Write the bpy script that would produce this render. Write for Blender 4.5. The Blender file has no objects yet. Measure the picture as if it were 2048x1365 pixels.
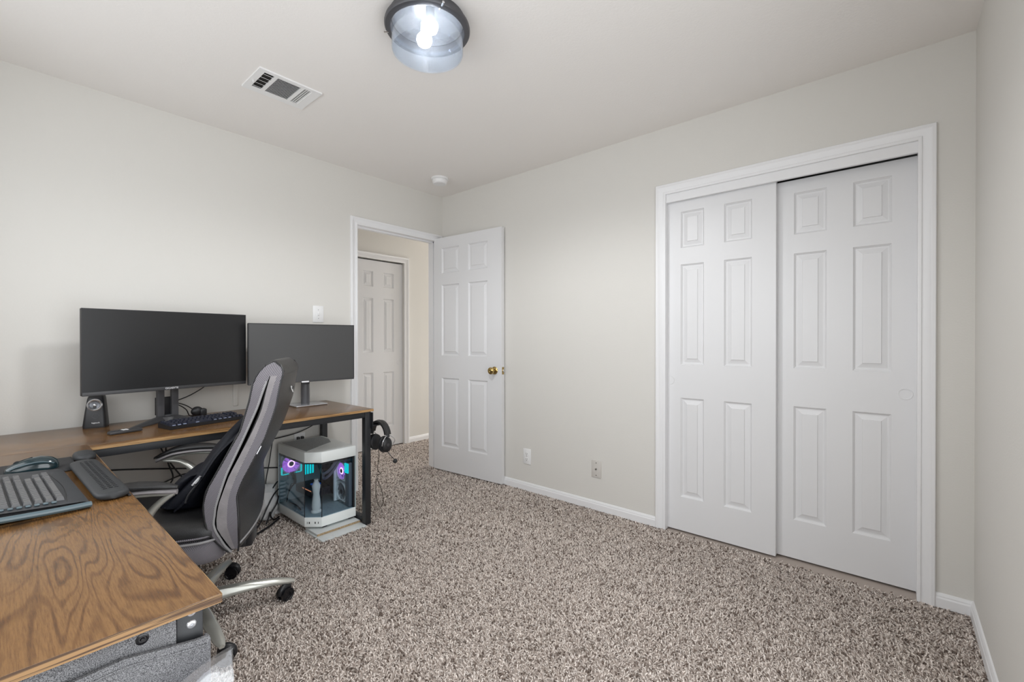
import bpy, bmesh, math, random
import numpy as np
from mathutils import Matrix, Vector, noise
R = math.radians
PI = math.pi
rnd = random.Random(7)
S = bpy.context.scene
COL = S.collection

# ------------------------------------------------------------------ camera
cam_d = bpy.data.cameras.new('camera')
cam = bpy.data.objects.new('camera', cam_d)
COL.objects.link(cam)
cam_d.sensor_width = 36.0
cam_d.lens = 889.574 * 36.0 / 2048.0
cam_d.clip_start = 0.05
cam.location = (3.1092, -2.6599, 1.1598)
cam.rotation_euler = (R(90 - 0.2591), R(0.0403), R(40.5682))
S.camera = cam
# ------------------------------------------------------------------ world, lights, exposure
W = bpy.data.worlds.new('world'); S.world = W; W.use_nodes = True
W.node_tree.nodes['Background'].inputs[0].default_value = (0.80, 0.90, 1.0, 1)
W.node_tree.nodes['Background'].inputs[1].default_value = 1.0


def area(name, loc, rot, sx, sy, power, col=(1, 1, 1)):
    d = bpy.data.lights.new(name, 'AREA'); d.shape = 'RECTANGLE'; d.size = sx; d.size_y = sy
    d.energy = power; d.color = col
    o = bpy.data.objects.new(name, d); o.location = loc; o.rotation_euler = rot; COL.objects.link(o)
    return o


# fill lights added for even light: behind two added windows and in the hall
area('back_fill_light', (1.75, -3.16, 1.55), (R(90), 0, 0), 2.7, 1.3, 27, (0.985, 0.995, 1.0))
area('side_fill_light', (3.49, -2.10, 1.10), (0, R(90), 0), 1.95, 1.5, 31, (0.985, 0.995, 1.0))
area('hall_fill_light', (-0.52, 2.75, 1.0), (R(90), 0, R(180)), 0.75, 1.7, 46, (1.0, 1.0, 1.0))  # panel added at the unseen hall end to brighten the hallway
S.view_settings.view_transform = 'Standard'
S.view_settings.look = 'None'
S.view_settings.exposure = 0.0
S.view_settings.gamma = 1.0
S.view_settings.use_curve_mapping = False
S.cycles.max_bounces = 14
S.cycles.diffuse_bounces = 8
S.cycles.transparent_max_bounces = 16
S.cycles.caustics_reflective = False
S.cycles.caustics_refractive = False
S.cycles.use_denoising = True
S.cycles.sample_clamp_indirect = 6.0

# ------------------------------------------------------------------ materials
def lin(c):
    return tuple(((x / 255.0) / 12.92 if x <= 10 else (((x / 255.0) + 0.055) / 1.055) ** 2.4) for x in c)


def newmat(name):
    m = bpy.data.materials.new(name); m.use_nodes = True
    return m, m.node_tree.nodes, m.node_tree.links, m.node_tree.nodes['Principled BSDF']


def mat(name, col, rough=0.5, metal=0.0, bump=0.0, bscale=200.0, spec=0.5, var=0.0, vscale=3.0, coat=0.0, emit=None, es=0.0):
    m, n, l, p = newmat(name)
    p.inputs['Base Color'].default_value = (*col, 1)
    p.inputs['Roughness'].default_value = rough
    p.inputs['Metallic'].default_value = metal
    p.inputs['Specular IOR Level'].default_value = spec
    p.inputs['Coat Weight'].default_value = coat
    if emit:
        p.inputs['Emission Color'].default_value = (*emit, 1)
        p.inputs['Emission Strength'].default_value = es
    if bump or var:
        tc = n.new('ShaderNodeTexCoord')
    if bump:
        t = n.new('ShaderNodeTexNoise'); t.inputs['Scale'].default_value = bscale; t.inputs['Detail'].default_value = 4
        b = n.new('ShaderNodeBump'); b.inputs['Strength'].default_value = bump; b.inputs['Distance'].default_value = 0.002
        l.new(tc.outputs['Object'], t.inputs['Vector']); l.new(t.outputs['Fac'], b.inputs['Height'])
        l.new(b.outputs['Normal'], p.inputs['Normal'])
    if var:
        t = n.new('ShaderNodeTexNoise'); t.inputs['Scale'].default_value = vscale; t.inputs['Detail'].default_value = 5
        mx = n.new('ShaderNodeMix'); mx.data_type = 'RGBA'
        mx.inputs[6].default_value = (*[c * (1 - var) for c in col], 1)
        mx.inputs[7].default_value = (*[min(1, c * (1 + var)) for c in col], 1)
        l.new(tc.outputs['Object'], t.inputs['Vector']); l.new(t.outputs['Fac'], mx.inputs[0])
        l.new(mx.outputs[2], p.inputs['Base Color'])
    return m


def wood(name, grain_axis='x', light=(0.215, 0.108, 0.036), mid=(0.115, 0.053, 0.018), dark=(0.022, 0.013, 0.009)):
    m, n, l, p = newmat(name)
    tc = n.new('ShaderNodeTexCoord')
    mp = n.new('ShaderNodeMapping')
    mp.inputs['Scale'].default_value = (1.0, 6.5, 6.5) if grain_axis == 'x' else (6.5, 1.0, 6.5)
    l.new(tc.outputs['Object'], mp.inputs['Vector'])
    n1 = n.new('ShaderNodeTexNoise'); n1.inputs['Scale'].default_value = 1.25; n1.inputs['Detail'].default_value = 2.5
    n1.inputs['Roughness'].default_value = 0.42; n1.inputs['Distortion'].default_value = 0.35
    l.new(mp.outputs['Vector'], n1.inputs['Vector'])
    # cathedral rings: a saw of the smooth noise field
    mu = n.new('ShaderNodeMath'); mu.operation = 'MULTIPLY'; mu.inputs[1].default_value = 120.0
    l.new(n1.outputs['Fac'], mu.inputs[0])
    sn = n.new('ShaderNodeMath'); sn.operation = 'SINE'; l.new(mu.outputs[0], sn.inputs[0])
    r1 = n.new('ShaderNodeMapRange'); r1.inputs[1].default_value = -1.0; r1.inputs[2].default_value = -0.1
    l.new(sn.outputs[0], r1.inputs[0])
    # fine pores
    mp2 = n.new('ShaderNodeMapping')
    mp2.inputs['Scale'].default_value = (1.0, 16, 16) if grain_axis == 'x' else (16, 1.0, 16)
    l.new(tc.outputs['Object'], mp2.inputs['Vector'])
    n2 = n.new('ShaderNodeTexNoise'); n2.inputs['Scale'].default_value = 26; n2.inputs['Detail'].default_value = 6
    n2.inputs['Roughness'].default_value = 0.75
    l.new(mp2.outputs['Vector'], n2.inputs['Vector'])
    cr = n.new('ShaderNodeValToRGB')
    cr.color_ramp.elements[0].position = 0.30; cr.color_ramp.elements[0].color = (*mid, 1)
    cr.color_ramp.elements[1].position = 0.58; cr.color_ramp.elements[1].color = (*light, 1)
    l.new(n2.outputs['Fac'], cr.inputs['Fac'])
    # ring lines darken
    mx = n.new('ShaderNodeMix'); mx.data_type = 'RGBA'; mx.blend_type = 'MULTIPLY'
    mx.inputs[0].default_value = 1.0
    rc = n.new('ShaderNodeMix'); rc.data_type = 'RGBA'
    rc.inputs[6].default_value = (0.56, 0.50, 0.46, 1); rc.inputs[7].default_value = (1, 1, 1, 1)
    nm = n.new('ShaderNodeTexNoise'); nm.inputs['Scale'].default_value = 5.0; nm.inputs['Detail'].default_value = 3
    l.new(tc.outputs['Object'], nm.inputs['Vector'])
    rm_ = n.new('ShaderNodeMapRange'); rm_.inputs[1].default_value = 0.42; rm_.inputs[2].default_value = 0.62; rm_.inputs[3].default_value = 0.85; rm_.inputs[4].default_value = 0.0
    l.new(nm.outputs['Fac'], rm_.inputs[0])
    am = n.new('ShaderNodeMath'); am.operation = 'ADD'; am.use_clamp = True
    l.new(r1.outputs[0], am.inputs[0]); l.new(rm_.outputs[0], am.inputs[1]); l.new(am.outputs[0], rc.inputs[0])
    l.new(cr.outputs['Color'], mx.inputs[6]); l.new(rc.outputs[2], mx.inputs[7])
    # dark smoky patches and paler patches
    n3 = n.new('ShaderNodeTexNoise'); n3.inputs['Scale'].default_value = 3.4; n3.inputs['Detail'].default_value = 5
    n3.inputs['Roughness'].default_value = 0.62
    mp3 = n.new('ShaderNodeMapping'); mp3.inputs['Scale'].default_value = (1.0, 2.0, 1) if grain_axis == 'x' else (2.0, 1.0, 1)
    mp3.inputs['Location'].default_value = (3.1, 1.7, 0)
    l.new(tc.outputs['Object'], mp3.inputs['Vector']); l.new(mp3.outputs['Vector'], n3.inputs['Vector'])
    r3 = n.new('ShaderNodeMapRange'); r3.inputs[1].default_value = 0.53; r3.inputs[2].default_value = 0.74
    r3.inputs[4].default_value = 0.85
    l.new(n3.outputs['Fac'], r3.inputs[0])
    mx2 = n.new('ShaderNodeMix'); mx2.data_type = 'RGBA'; mx2.inputs[7].default_value = (*dark, 1)
    l.new(r3.outputs[0], mx2.inputs[0]); l.new(mx.outputs[2], mx2.inputs[6])
    l.new(mx2.outputs[2], p.inputs['Base Color'])
    p.inputs['Roughness'].default_value = 0.23; p.inputs['Specular IOR Level'].default_value = 0.75
    b = n.new('ShaderNodeBump'); b.inputs['Strength'].default_value = 0.10; b.inputs['Distance'].default_value = 0.001
    l.new(n2.outputs['Fac'], b.inputs['Height']); l.new(b.outputs['Normal'], p.inputs['Normal'])
    return m


def streaks(name, c1, c2, scale=(3, 3, 420)):
    m, n, l, p = newmat(name)
    tc = n.new('ShaderNodeTexCoord'); mp = n.new('ShaderNodeMapping'); mp.inputs['Scale'].default_value = scale
    t = n.new('ShaderNodeTexNoise'); t.inputs['Scale'].default_value = 1.0; t.inputs['Detail'].default_value = 3
    cr = n.new('ShaderNodeValToRGB')
    cr.color_ramp.elements[0].position = 0.45; cr.color_ramp.elements[0].color = (*c1, 1)
    cr.color_ramp.elements[1].position = 0.54; cr.color_ramp.elements[1].color = (*c2, 1)
    l.new(tc.outputs['Object'], mp.inputs['Vector']); l.new(mp.outputs['Vector'], t.inputs['Vector'])
    l.new(t.outputs['Fac'], cr.inputs['Fac']); l.new(cr.outputs['Color'], p.inputs['Base Color'])
    p.inputs['Roughness'].default_value = 0.5
    return m


def weave(name, c1, c2, scale=420.0, rough=0.9, bump=0.5, axis=None):
    """heathered / meshed cloth: fine woven noise"""
    m, n, l, p = newmat(name)
    tc = n.new('ShaderNodeTexCoord')
    mp = n.new('ShaderNodeMapping')
    mp.inputs['Scale'].default_value = axis or (1, 1, 1)
    t = n.new('ShaderNodeTexNoise'); t.inputs['Scale'].default_value = scale; t.inputs['Detail'].default_value = 2
    cr = n.new('ShaderNodeValToRGB')
    cr.color_ramp.elements[0].position = 0.38; cr.color_ramp.elements[0].color = (*c1, 1)
    cr.color_ramp.elements[1].position = 0.62; cr.color_ramp.elements[1].color = (*c2, 1)
    b = n.new('ShaderNodeBump'); b.inputs['Strength'].default_value = bump; b.inputs['Distance'].default_value = 0.001
    l.new(tc.outputs['Object'], mp.inputs['Vector']); l.new(mp.outputs['Vector'], t.inputs['Vector'])
    l.new(t.outputs['Fac'], cr.inputs['Fac']); l.new(cr.outputs['Color'], p.inputs['Base Color'])
    l.new(t.outputs['Fac'], b.inputs['Height']); l.new(b.outputs['Normal'], p.inputs['Normal'])
    p.inputs['Roughness'].default_value = rough
    p.inputs['Specular IOR Level'].default_value = 0.2
    return m


def ribbed(name, c1, c2, freq, direction=(1, 0, 1), rough=0.85):
    """mesh cloth with diagonal ribs"""
    m, n, l, p = newmat(name)
    tc = n.new('ShaderNodeTexCoord')
    w = n.new('ShaderNodeTexWave'); w.wave_type = 'BANDS'; w.bands_direction = 'DIAGONAL'
    mp = n.new('ShaderNodeMapping'); mp.inputs['Scale'].default_value = direction
    w.inputs['Scale'].default_value = freq; w.inputs['Distortion'].default_value = 0.3
    cr = n.new('ShaderNodeValToRGB')
    cr.color_ramp.elements[0].position = 0.25; cr.color_ramp.elements[0].color = (*c1, 1)
    cr.color_ramp.elements[1].position = 0.75; cr.color_ramp.elements[1].color = (*c2, 1)
    b = n.new('ShaderNodeBump'); b.inputs['Strength'].default_value = 0.4; b.inputs['Distance'].default_value = 0.001
    l.new(tc.outputs['Object'], mp.inputs['Vector']); l.new(mp.outputs['Vector'], w.inputs['Vector'])
    l.new(w.outputs['Fac'], cr.inputs['Fac']); l.new(cr.outputs['Color'], p.inputs['Base Color'])
    l.new(w.outputs['Fac'], b.inputs['Height']); l.new(b.outputs['Normal'], p.inputs['Normal'])
    p.inputs['Roughness'].default_value = rough; p.inputs['Specular IOR Level'].default_value = 0.25
    return m


def glassy(name, tint=(1, 1, 1), refl=0.12, rough=0.02, bump=0.0, bscale=60, haze=0.0, hazecol=(0.8, 0.85, 0.92)):
    """thin clear sheet: straight-through transparency plus a Fresnel gloss, optional milky haze"""
    m = bpy.data.materials.new(name); m.use_nodes = True
    n, l = m.node_tree.nodes, m.node_tree.links
    for x in list(n): n.remove(x)
    out = n.new('ShaderNodeOutputMaterial')
    tr = n.new('ShaderNodeBsdfTransparent'); tr.inputs[0].default_value = (*tint, 1)
    gl = n.new('ShaderNodeBsdfGlossy'); gl.inputs['Roughness'].default_value = rough
    lw = n.new('ShaderNodeLayerWeight'); lw.inputs['Blend'].default_value = 0.5
    pw = n.new('ShaderNodeMath'); pw.operation = 'POWER'; pw.inputs[1].default_value = 4.0
    mr = n.new('ShaderNodeMapRange'); mr.inputs[3].default_value = 0.04 + refl * 0.2; mr.inputs[4].default_value = 0.75
    l.new(lw.outputs['Facing'], pw.inputs[0]); l.new(pw.outputs[0], mr.inputs[0])
    mx = n.new('ShaderNodeMixShader')
    l.new(mr.outputs[0], mx.inputs[0]); l.new(tr.outputs[0], mx.inputs[1]); l.new(gl.outputs[0], mx.inputs[2])
    last = mx
    if bump:
        tc = n.new('ShaderNodeTexCoord'); t = n.new('ShaderNodeTexNoise'); t.inputs['Scale'].default_value = bscale
        b = n.new('ShaderNodeBump'); b.inputs['Strength'].default_value = bump; b.inputs['Distance'].default_value = 0.004
        l.new(tc.outputs['Object'], t.inputs['Vector']); l.new(t.outputs['Fac'], b.inputs['Height'])
        l.new(b.outputs['Normal'], gl.inputs['Normal']); l.new(b.outputs['Normal'], lw.inputs['Normal'])
    if haze:
        df = n.new('ShaderNodeBsdfTranslucent'); df.inputs[0].default_value = (*hazecol, 1)
        d2 = n.new('ShaderNodeBsdfDiffuse'); d2.inputs[0].default_value = (*hazecol, 1)
        a = n.new('ShaderNodeMixShader'); a.inputs[0].default_value = 0.5
        l.new(df.outputs[0], a.inputs[1]); l.new(d2.outputs[0], a.inputs[2])
        m2 = n.new('ShaderNodeMixShader'); m2.inputs[0].default_value = haze
        l.new(last.outputs[0], m2.inputs[1]); l.new(a.outputs[0], m2.inputs[2]); last = m2
    l.new(last.outputs[0], out.inputs[0])
    return m


WALL = mat('wall_paint', (0.675, 0.659, 0.625), 0.75, bump=0.25, bscale=130, spec=0.25)
CEIL = mat('ceiling_paint', (0.83, 0.805, 0.78), 0.85, bump=0.35, bscale=110, spec=0.2)
TRIM = mat('white_trim_gloss', (0.80, 0.80, 0.81), 0.38)
DOORM = mat('white_door_paint', (0.73, 0.73, 0.74), 0.36, bump=0.05, bscale=300)
BACKING = mat('carpet_backing', (0.42, 0.36, 0.32), 0.95)
CLOSETSHADE = mat('closet_shade_colour', (0.25, 0.24, 0.22), 0.9)  # shade of the closed closet put into the wall colour, for dark gaps
WOODX = wood('rustic_brown_wood_long', 'x')
WOODY = wood('rustic_brown_wood_cross', 'y')
EDGE = streaks('laminated_wood_edge', (0.075, 0.036, 0.015), (0.33, 0.19, 0.08), (4, 4, 240))
BLACKSTEEL = mat('black_powder_coat', (0.016, 0.017, 0.020), 0.45, bump=0.1, bscale=600)
BLACKPL = mat('black_plastic', (0.012, 0.012, 0.014), 0.42)
BLACKGLOSS = mat('gloss_black_plastic', (0.006, 0.006, 0.008), 0.25)
CHARCOAL = mat('charcoal_plastic', (0.045, 0.045, 0.048), 0.45)
STANDGREY = mat('dark_grey_stand', (0.085, 0.085, 0.092), 0.42)
SCREEN = mat('matte_screen', (0.010, 0.010, 0.011), 0.34, spec=0.5)
SCREEN2 = mat('dusty_matte_screen', (0.055, 0.055, 0.056), 0.42, spec=0.5)
WHITEPL = mat('white_plastic', (0.80, 0.80, 0.80), 0.35)
WHITEPRINT = mat('white_print', (0.85, 0.85, 0.87), 0.5)
SILVERPL = mat('silver_plastic', (0.62, 0.63, 0.66), 0.22, 0.75)
SILVER = mat('champagne_silver_paint', (0.50, 0.50, 0.46), 0.28, 0.55)
CHROME = mat('chrome', (0.8, 0.8, 0.82), 0.12, 1.0)
BRASS = mat('antique_brass', (0.50, 0.36, 0.14), 0.18, 1.0)
LEATHER = mat('black_leather', (0.016, 0.016, 0.017), 0.40, bump=0.4, bscale=380)
MESHGREY = ribbed('grey_mesh_cloth', (0.085, 0.08, 0.09), (0.25, 0.235, 0.255), 105, (1, 1, 1))
SUEDE = mat('grey_suede', (0.25, 0.235, 0.24), 0.95, bump=0.4, bscale=160, var=0.25, vscale=24, spec=0.1)
PIPING = mat('light_grey_piping', (0.27, 0.265, 0.27), 0.7)
NAVY = mat('dark_navy_nylon', (0.004, 0.005, 0.010), 0.6, bump=0.5, bscale=90, spec=0.3)
GREYCLOTH = weave('heather_grey_cloth', (0.055, 0.055, 0.060), (0.30, 0.30, 0.31), 780, bump=0.8, axis=(1, 1, 1.4))
BRONZE = mat('dark_pewter_metal', (0.10, 0.10, 0.108), 0.42, 0.6)
TEALGLOSS = mat('dark_teal_gloss', (0.012, 0.028, 0.034), 0.12, coat=0.5)
BLUEGREYPL = mat('blue_grey_plastic', (0.085, 0.125, 0.145), 0.22)
KBGREY = mat('slate_keyboard_plastic', (0.030, 0.033, 0.038), 0.5, bump=0.1, bscale=500, var=0.3, vscale=14)
KEYGREY = mat('worn_grey_key', (0.10, 0.10, 0.103), 0.38)
KEYNAVY = mat('navy_black_key', (0.010, 0.013, 0.028), 0.35)
LEGEND = mat('pale_blue_legend', (0.45, 0.52, 0.72), 0.5)
RUBBER = mat('black_rubber_cloth', (0.020, 0.020, 0.022), 0.7, bump=0.2, bscale=500)
GELGREY = mat('charcoal_gel_cover', (0.024, 0.026, 0.029), 0.55)
PCWHITE = mat('white_powder_coat', (0.87, 0.91, 0.90), 0.4)
PCINNER = mat('pale_case_interior', (0.30, 0.38, 0.40), 0.5)
PCDARK = mat('dark_circuit_board', (0.012, 0.012, 0.020), 0.4)
PCMESH = weave('perforated_grey_mesh', (0.24, 0.26, 0.27), (0.55, 0.58, 0.59), 620, 0.6, 0.3)
PURPLE = mat('purple_fan_light', (0.3, 0.08, 0.5), 0.4, emit=(0.50, 0.20, 0.80), es=0.75)
PINKHUB = mat('pink_hub_light', (0.6, 0.3, 0.6), 0.4, emit=(1.0, 0.62, 0.95), es=1.7)
CYAN = mat('cyan_light', (0.0, 0.4, 0.45), 0.4, emit=(0.0, 0.72, 0.75), es=0.85)
BLUEL = mat('blue_light', (0.0, 0.1, 0.5), 0.4, emit=(0.03, 0.10, 0.45), es=0.30)
ORANGEL = mat('orange_light', (0.5, 0.2, 0.1), 0.4, emit=(1.0, 0.4, 0.2), es=0.5)
FANGREY = mat('grey_fan_blades', (0.16, 0.18, 0.20), 0.4)
PALE = mat('pale_resin', (0.82, 0.81, 0.76), 0.6)
CHIP = weave('raw_chipboard', (0.22, 0.15, 0.08), (0.55, 0.42, 0.27), 240, 0.9, 0.5)
LAMINATE = mat('white_laminate', (0.66, 0.69, 0.69), 0.4, var=0.06, vscale=20)
PCGLASS = glassy('smoked_case_glass', (0.86, 0.91, 0.95), 0.0, 0.0)
LAMPGLASS = glassy('seeded_lamp_glass', (0.92, 0.95, 0.985), 0.10, 0.08, bump=0.25, bscale=70, haze=0.05, hazecol=(0.72, 0.80, 0.92))
FILM = glassy('crinkled_clear_film', (0.92, 0.93, 0.95), 0.5, 0.12, bump=0.9, bscale=26, haze=0.07, hazecol=(0.85, 0.86, 0.88))
WINGLASS = glassy('window_glass', (1, 1, 1), 0.1, 0.0)
BULB = mat('lit_bulb', (1, 1, 1), 0.5, emit=(1.0, 0.99, 0.97), es=22.0)
STONE = mat('crumpled_white_bag', (0.66, 0.66, 0.66), 0.45)


# ------------------------------------------------------------------ mesh helpers
def chain(o):
    m = Matrix.Identity(4)
    while o is not None:
        m = o.matrix_basis @ m
        o = o.parent
    return m


class MB:
    def __init__(s): s.bm = bmesh.new()

    def _t(s, verts, m):
        if m is not None:
            bmesh.ops.transform(s.bm, matrix=m, verts=verts)

    def box(s, x0, x1, y0, y1, z0, z1, bev=0.0, seg=2, m=None):
        x0, x1 = sorted((x0, x1)); y0, y1 = sorted((y0, y1)); z0, z1 = sorted((z0, z1))
        v = [s.bm.verts.new(c) for c in ((x0, y0, z0), (x1, y0, z0), (x1, y1, z0), (x0, y1, z0),
                                         (x0, y0, z1), (x1, y0, z1), (x1, y1, z1), (x0, y1, z1))]
        f = [s.bm.faces.new([v[i] for i in q]) for q in ((3, 2, 1, 0), (4, 5, 6, 7), (0, 1, 5, 4), (1, 2, 6, 5), (2, 3, 7, 6), (3, 0, 4, 7))]
        vs = v
        if bev:
            es = list({e for x in f for e in x.edges})
            r = bmesh.ops.bevel(s.bm, geom=es, offset=bev, segments=seg, profile=0.5, affect='EDGES')
            vs = list({x for g in r['faces'] for x in g.verts} | {x for x in v if x.is_valid})
        s._t(vs, m)
        return s

    def loft(s, rings, cap=True, closed=True, m=None):
        vr = [[s.bm.verts.new(p) for p in r] for r in rings]
        n = len(vr[0])
        for a, b in zip(vr[:-1], vr[1:]):
            for i in range(n if closed else n - 1):
                j = (i + 1) % n
                s.bm.faces.new((a[i], a[j], b[j], b[i]))
        if cap and closed:
            s.bm.faces.new(list(reversed(vr[0]))); s.bm.faces.new(vr[-1])
        s._t([v for r in vr for v in r], m)
        return s

    def tube(s, pts, r, n=8, sub=6, sq=1.0, smooth=True, m=None):
        """swept tube through pts; r number or list; sq squashes the second cross axis"""
        P = [Vector(p) for p in pts]
        rr = list(r) if hasattr(r, '__len__') else [r] * len(P)
        if smooth and len(P) > 2:
            Q, q = [], []
            for i in range(len(P) - 1):
                p0 = P[max(i - 1, 0)]; p1 = P[i]; p2 = P[i + 1]; p3 = P[min(i + 2, len(P) - 1)]
                for k in range(sub):
                    t = k / sub
                    Q.append(0.5 * ((2 * p1) + (p2 - p0) * t + (2 * p0 - 5 * p1 + 4 * p2 - p3) * t * t + (3 * p1 - p0 - 3 * p2 + p3) * t ** 3))
                    q.append(rr[i] * (1 - t) + rr[i + 1] * t)
            Q.append(P[-1]); q.append(rr[-1]); P, rr = Q, q
        rings = []; up = None
        for i, p in enumerate(P):
            d = (P[min(i + 1, len(P) - 1)] - P[max(i - 1, 0)]).normalized()
            if up is None:
                up = Vector((0, 0, 1)) if abs(d.z) < 0.9 else Vector((1, 0, 0))
            a = d.cross(up).normalized(); up = a.cross(d).normalized()
            rings.append([p + (a * math.cos(2 * PI * k / n) + up * math.sin(2 * PI * k / n) * sq) * rr[i] for k in range(n)])
        return s.loft(rings, m=m)

    def lathe(s, prof, n=32, m=None, cap=True):
        rings = [[(max(r, 1e-5) * math.cos(2 * PI * k / n), max(r, 1e-5) * math.sin(2 * PI * k / n), z) for k in range(n)] for r, z in prof]
        return s.loft(rings, cap=cap, m=m)

    def cyl(s, p0, p1, r0, r1=None, n=24):
        p0, p1 = Vector(p0), Vector(p1); d = p1 - p0
        m = Matrix.Translation(p0) @ d.to_track_quat('Z', 'Y').to_matrix().to_4x4()
        return s.lathe([(r0, 0), (r0 if r1 is None else r1, d.length)], n, m)

    def prism(s, poly, z0, z1, bev=0.0, m=None):
        b = [s.bm.verts.new((x, y, z0)) for x, y in poly]; t = [s.bm.verts.new((x, y, z1)) for x, y in poly]
        n = len(poly); f = [s.bm.faces.new(list(reversed(b))), s.bm.faces.new(t)]
        for i in range(n):
            j = (i + 1) % n; f.append(s.bm.faces.new((b[i], b[j], t[j], t[i])))
        vs = b + t
        if bev:
            es = list({e for x in f for e in x.edges})
            r = bmesh.ops.bevel(s.bm, geom=es, offset=bev, segments=2, profile=0.5, affect='EDGES')
            vs = list({x for g in r['faces'] for x in g.verts} | {x for x in vs if x.is_valid})
        s._t(vs, m)
        return s

    def ball(s, c, r, u=16, v=10, m=None):
        rx, ry, rz = (r, r, r) if not hasattr(r, '__len__') else r
        rings = []
        for i in range(v + 1):
            a = -PI / 2 + PI * i / v; cr = max(math.cos(a), 0.01)
            rings.append([(c[0] + rx * cr * math.cos(2 * PI * k / u), c[1] + ry * cr * math.sin(2 * PI * k / u), c[2] + rz * math.sin(a)) for k in range(u)])
        return s.loft(rings, m=m)

    def quad(s, a, b, c, d):
        s.bm.faces.new([s.bm.verts.new(p) for p in (a, b, c, d)]); return s

    def done(s, name, m, parent=None, world=True, smooth=True, ang=35, label=None, loc=None):
        bmesh.ops.recalc_face_normals(s.bm, faces=s.bm.faces[:])
        if parent is not None and world:
            s.bm.transform(chain(parent).inverted())
        me = bpy.data.meshes.new(name); s.bm.to_mesh(me); s.bm.free()
        if smooth:
            me.polygons.foreach_set('use_smooth', [True] * len(me.polygons))
            me.set_sharp_from_angle(angle=R(ang))
        me.materials.append(m)
        return link(name, me, parent, label, loc)


def link(name, me, parent=None, label=None, loc=None, rot=None):
    o = bpy.data.objects.new(name, me); COL.objects.link(o)
    if parent is not None: o.parent = parent
    if label: o['label'] = label
    if loc is not None: o.location = loc
    if rot is not None: o.rotation_euler = rot
    return o


def thing(name, label, cat, loc=(0, 0, 0), rz=0.0, group=None):
    o = bpy.data.objects.new(name, None); COL.objects.link(o)
    o.location = loc; o.rotation_euler = (0, 0, rz); o.empty_display_size = 0.05
    o['label'] = label; o['category'] = cat
    if group: o['group'] = group
    return o


def tag(o, label, cat, group=None):
    o['label'] = label; o['category'] = cat
    if group: o['group'] = group
    return o


def struct(o, label=None):
    o['kind'] = 'structure'
    if label: o['label'] = label
    return o


def text(name, body, size, m, parent, mw, label=None):
    """flat lettering as a mesh; mw places it (x along the line, y up the letters)"""
    cu = bpy.data.curves.new(name, 'FONT'); cu.body = body; cu.size = size; cu.align_x = 'CENTER'; cu.align_y = 'CENTER'
    cu.extrude = 0.0003; cu.resolution_u = 3
    t = bpy.data.objects.new(name, cu); COL.objects.link(t)
    bpy.context.view_layer.update()
    me = bpy.data.meshes.new_from_object(t.evaluated_get(bpy.context.evaluated_depsgraph_get()))
    COL.objects.unlink(t); bpy.data.objects.remove(t)
    me.transform(chain(parent).inverted() @ mw)
    me.materials.clear(); me.materials.append(m); me.name = name
    return link(name, me, parent, label)


def basis(x, y, z, o):
    """matrix with the given axis columns and origin"""
    m = Matrix.Identity(4)
    for i, c in enumerate((x, y, z)):
        c = Vector(c).normalized()
        for k in range(3): m[k][i] = c[k]
    for k in range(3): m[k][3] = o[k]
    return m


# ------------------------------------------------------------------ room shell
H = 2.44; RW = 3.3693; BY = -3.04; TH = 0.115
fl = MB().box(-1.75, RW + TH, BY - TH, 2.95, -0.12, -0.004).done('floor', BACKING, smooth=False); struct(fl, 'beige brown frieze carpet floor')
struct(MB().box(-1.75, RW + TH, BY - TH, 2.95, H, H + 0.1).done('ceiling', CEIL, smooth=False), 'off-white textured ceiling')
# desk wall (x = 0) with the hallway doorway
DY0, DY1, DZ = -0.850, -0.063, 2.045
b = MB(); b.box(-TH, 0, BY - TH, DY0, 0, H); b.box(-TH, 0, DY1, 2.9, 0, H); b.box(-TH, 0, DY0, DY1, DZ, H)
struct(b.done('wall_left', WALL, smooth=False), 'greige wall behind the desk with the doorway')
# closet wall (y = 0)
CX0, CX1, CZ = 2.058, 3.196, 2.045
b = MB(); b.box(0, CX0, 0, TH, 0, H); b.box(CX1, RW + TH, 0, TH, 0, H); b.box(CX0, CX1, 0, TH, CZ, H)
struct(b.done('wall_front', WALL, smooth=False), 'greige wall holding the closet')
RWX0, RWX1 = -2.3, -1.0
vy0, vy1, vz0, vz1 = -2.88, -1.32, 0.10, 2.10  # unseen side window, added to brighten the desk side of the room
b = MB(); b.box(RW, RW + TH, BY - TH, vy0, 0, H); b.box(RW, RW + TH, vy1, 0, 0, H); b.box(RW, RW + TH, vy0, vy1, 0, vz0); b.box(RW, RW + TH, vy0, vy1, vz1, H)
struct(b.done('wall_right', WALL, smooth=False), 'greige wall beside the closet')
b = MB()
for (a, c, d, e) in ((vy0, vy0 + .04, vz0, vz1), (vy1 - .04, vy1, vz0, vz1), (vy0 + .04, vy1 - .04, vz0, vz0 + .04), (vy0 + .04, vy1 - .04, vz1 - .04, vz1), (vy0 + .04, vy1 - .04, 1.28, 1.32)):
    b.box(RW + .05, RW + .09, a, c, d, e)
w2_ = struct(b.done('added_window_2', WHITEPL, smooth=False), 'tall white framed window added beside the camera for light')
MB().box(RW + .068, RW + .072, vy0 + .04, vy1 - .04, vz0 + .04, vz1 - .04).done('pane', WINGLASS, w2_, smooth=False)
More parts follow.
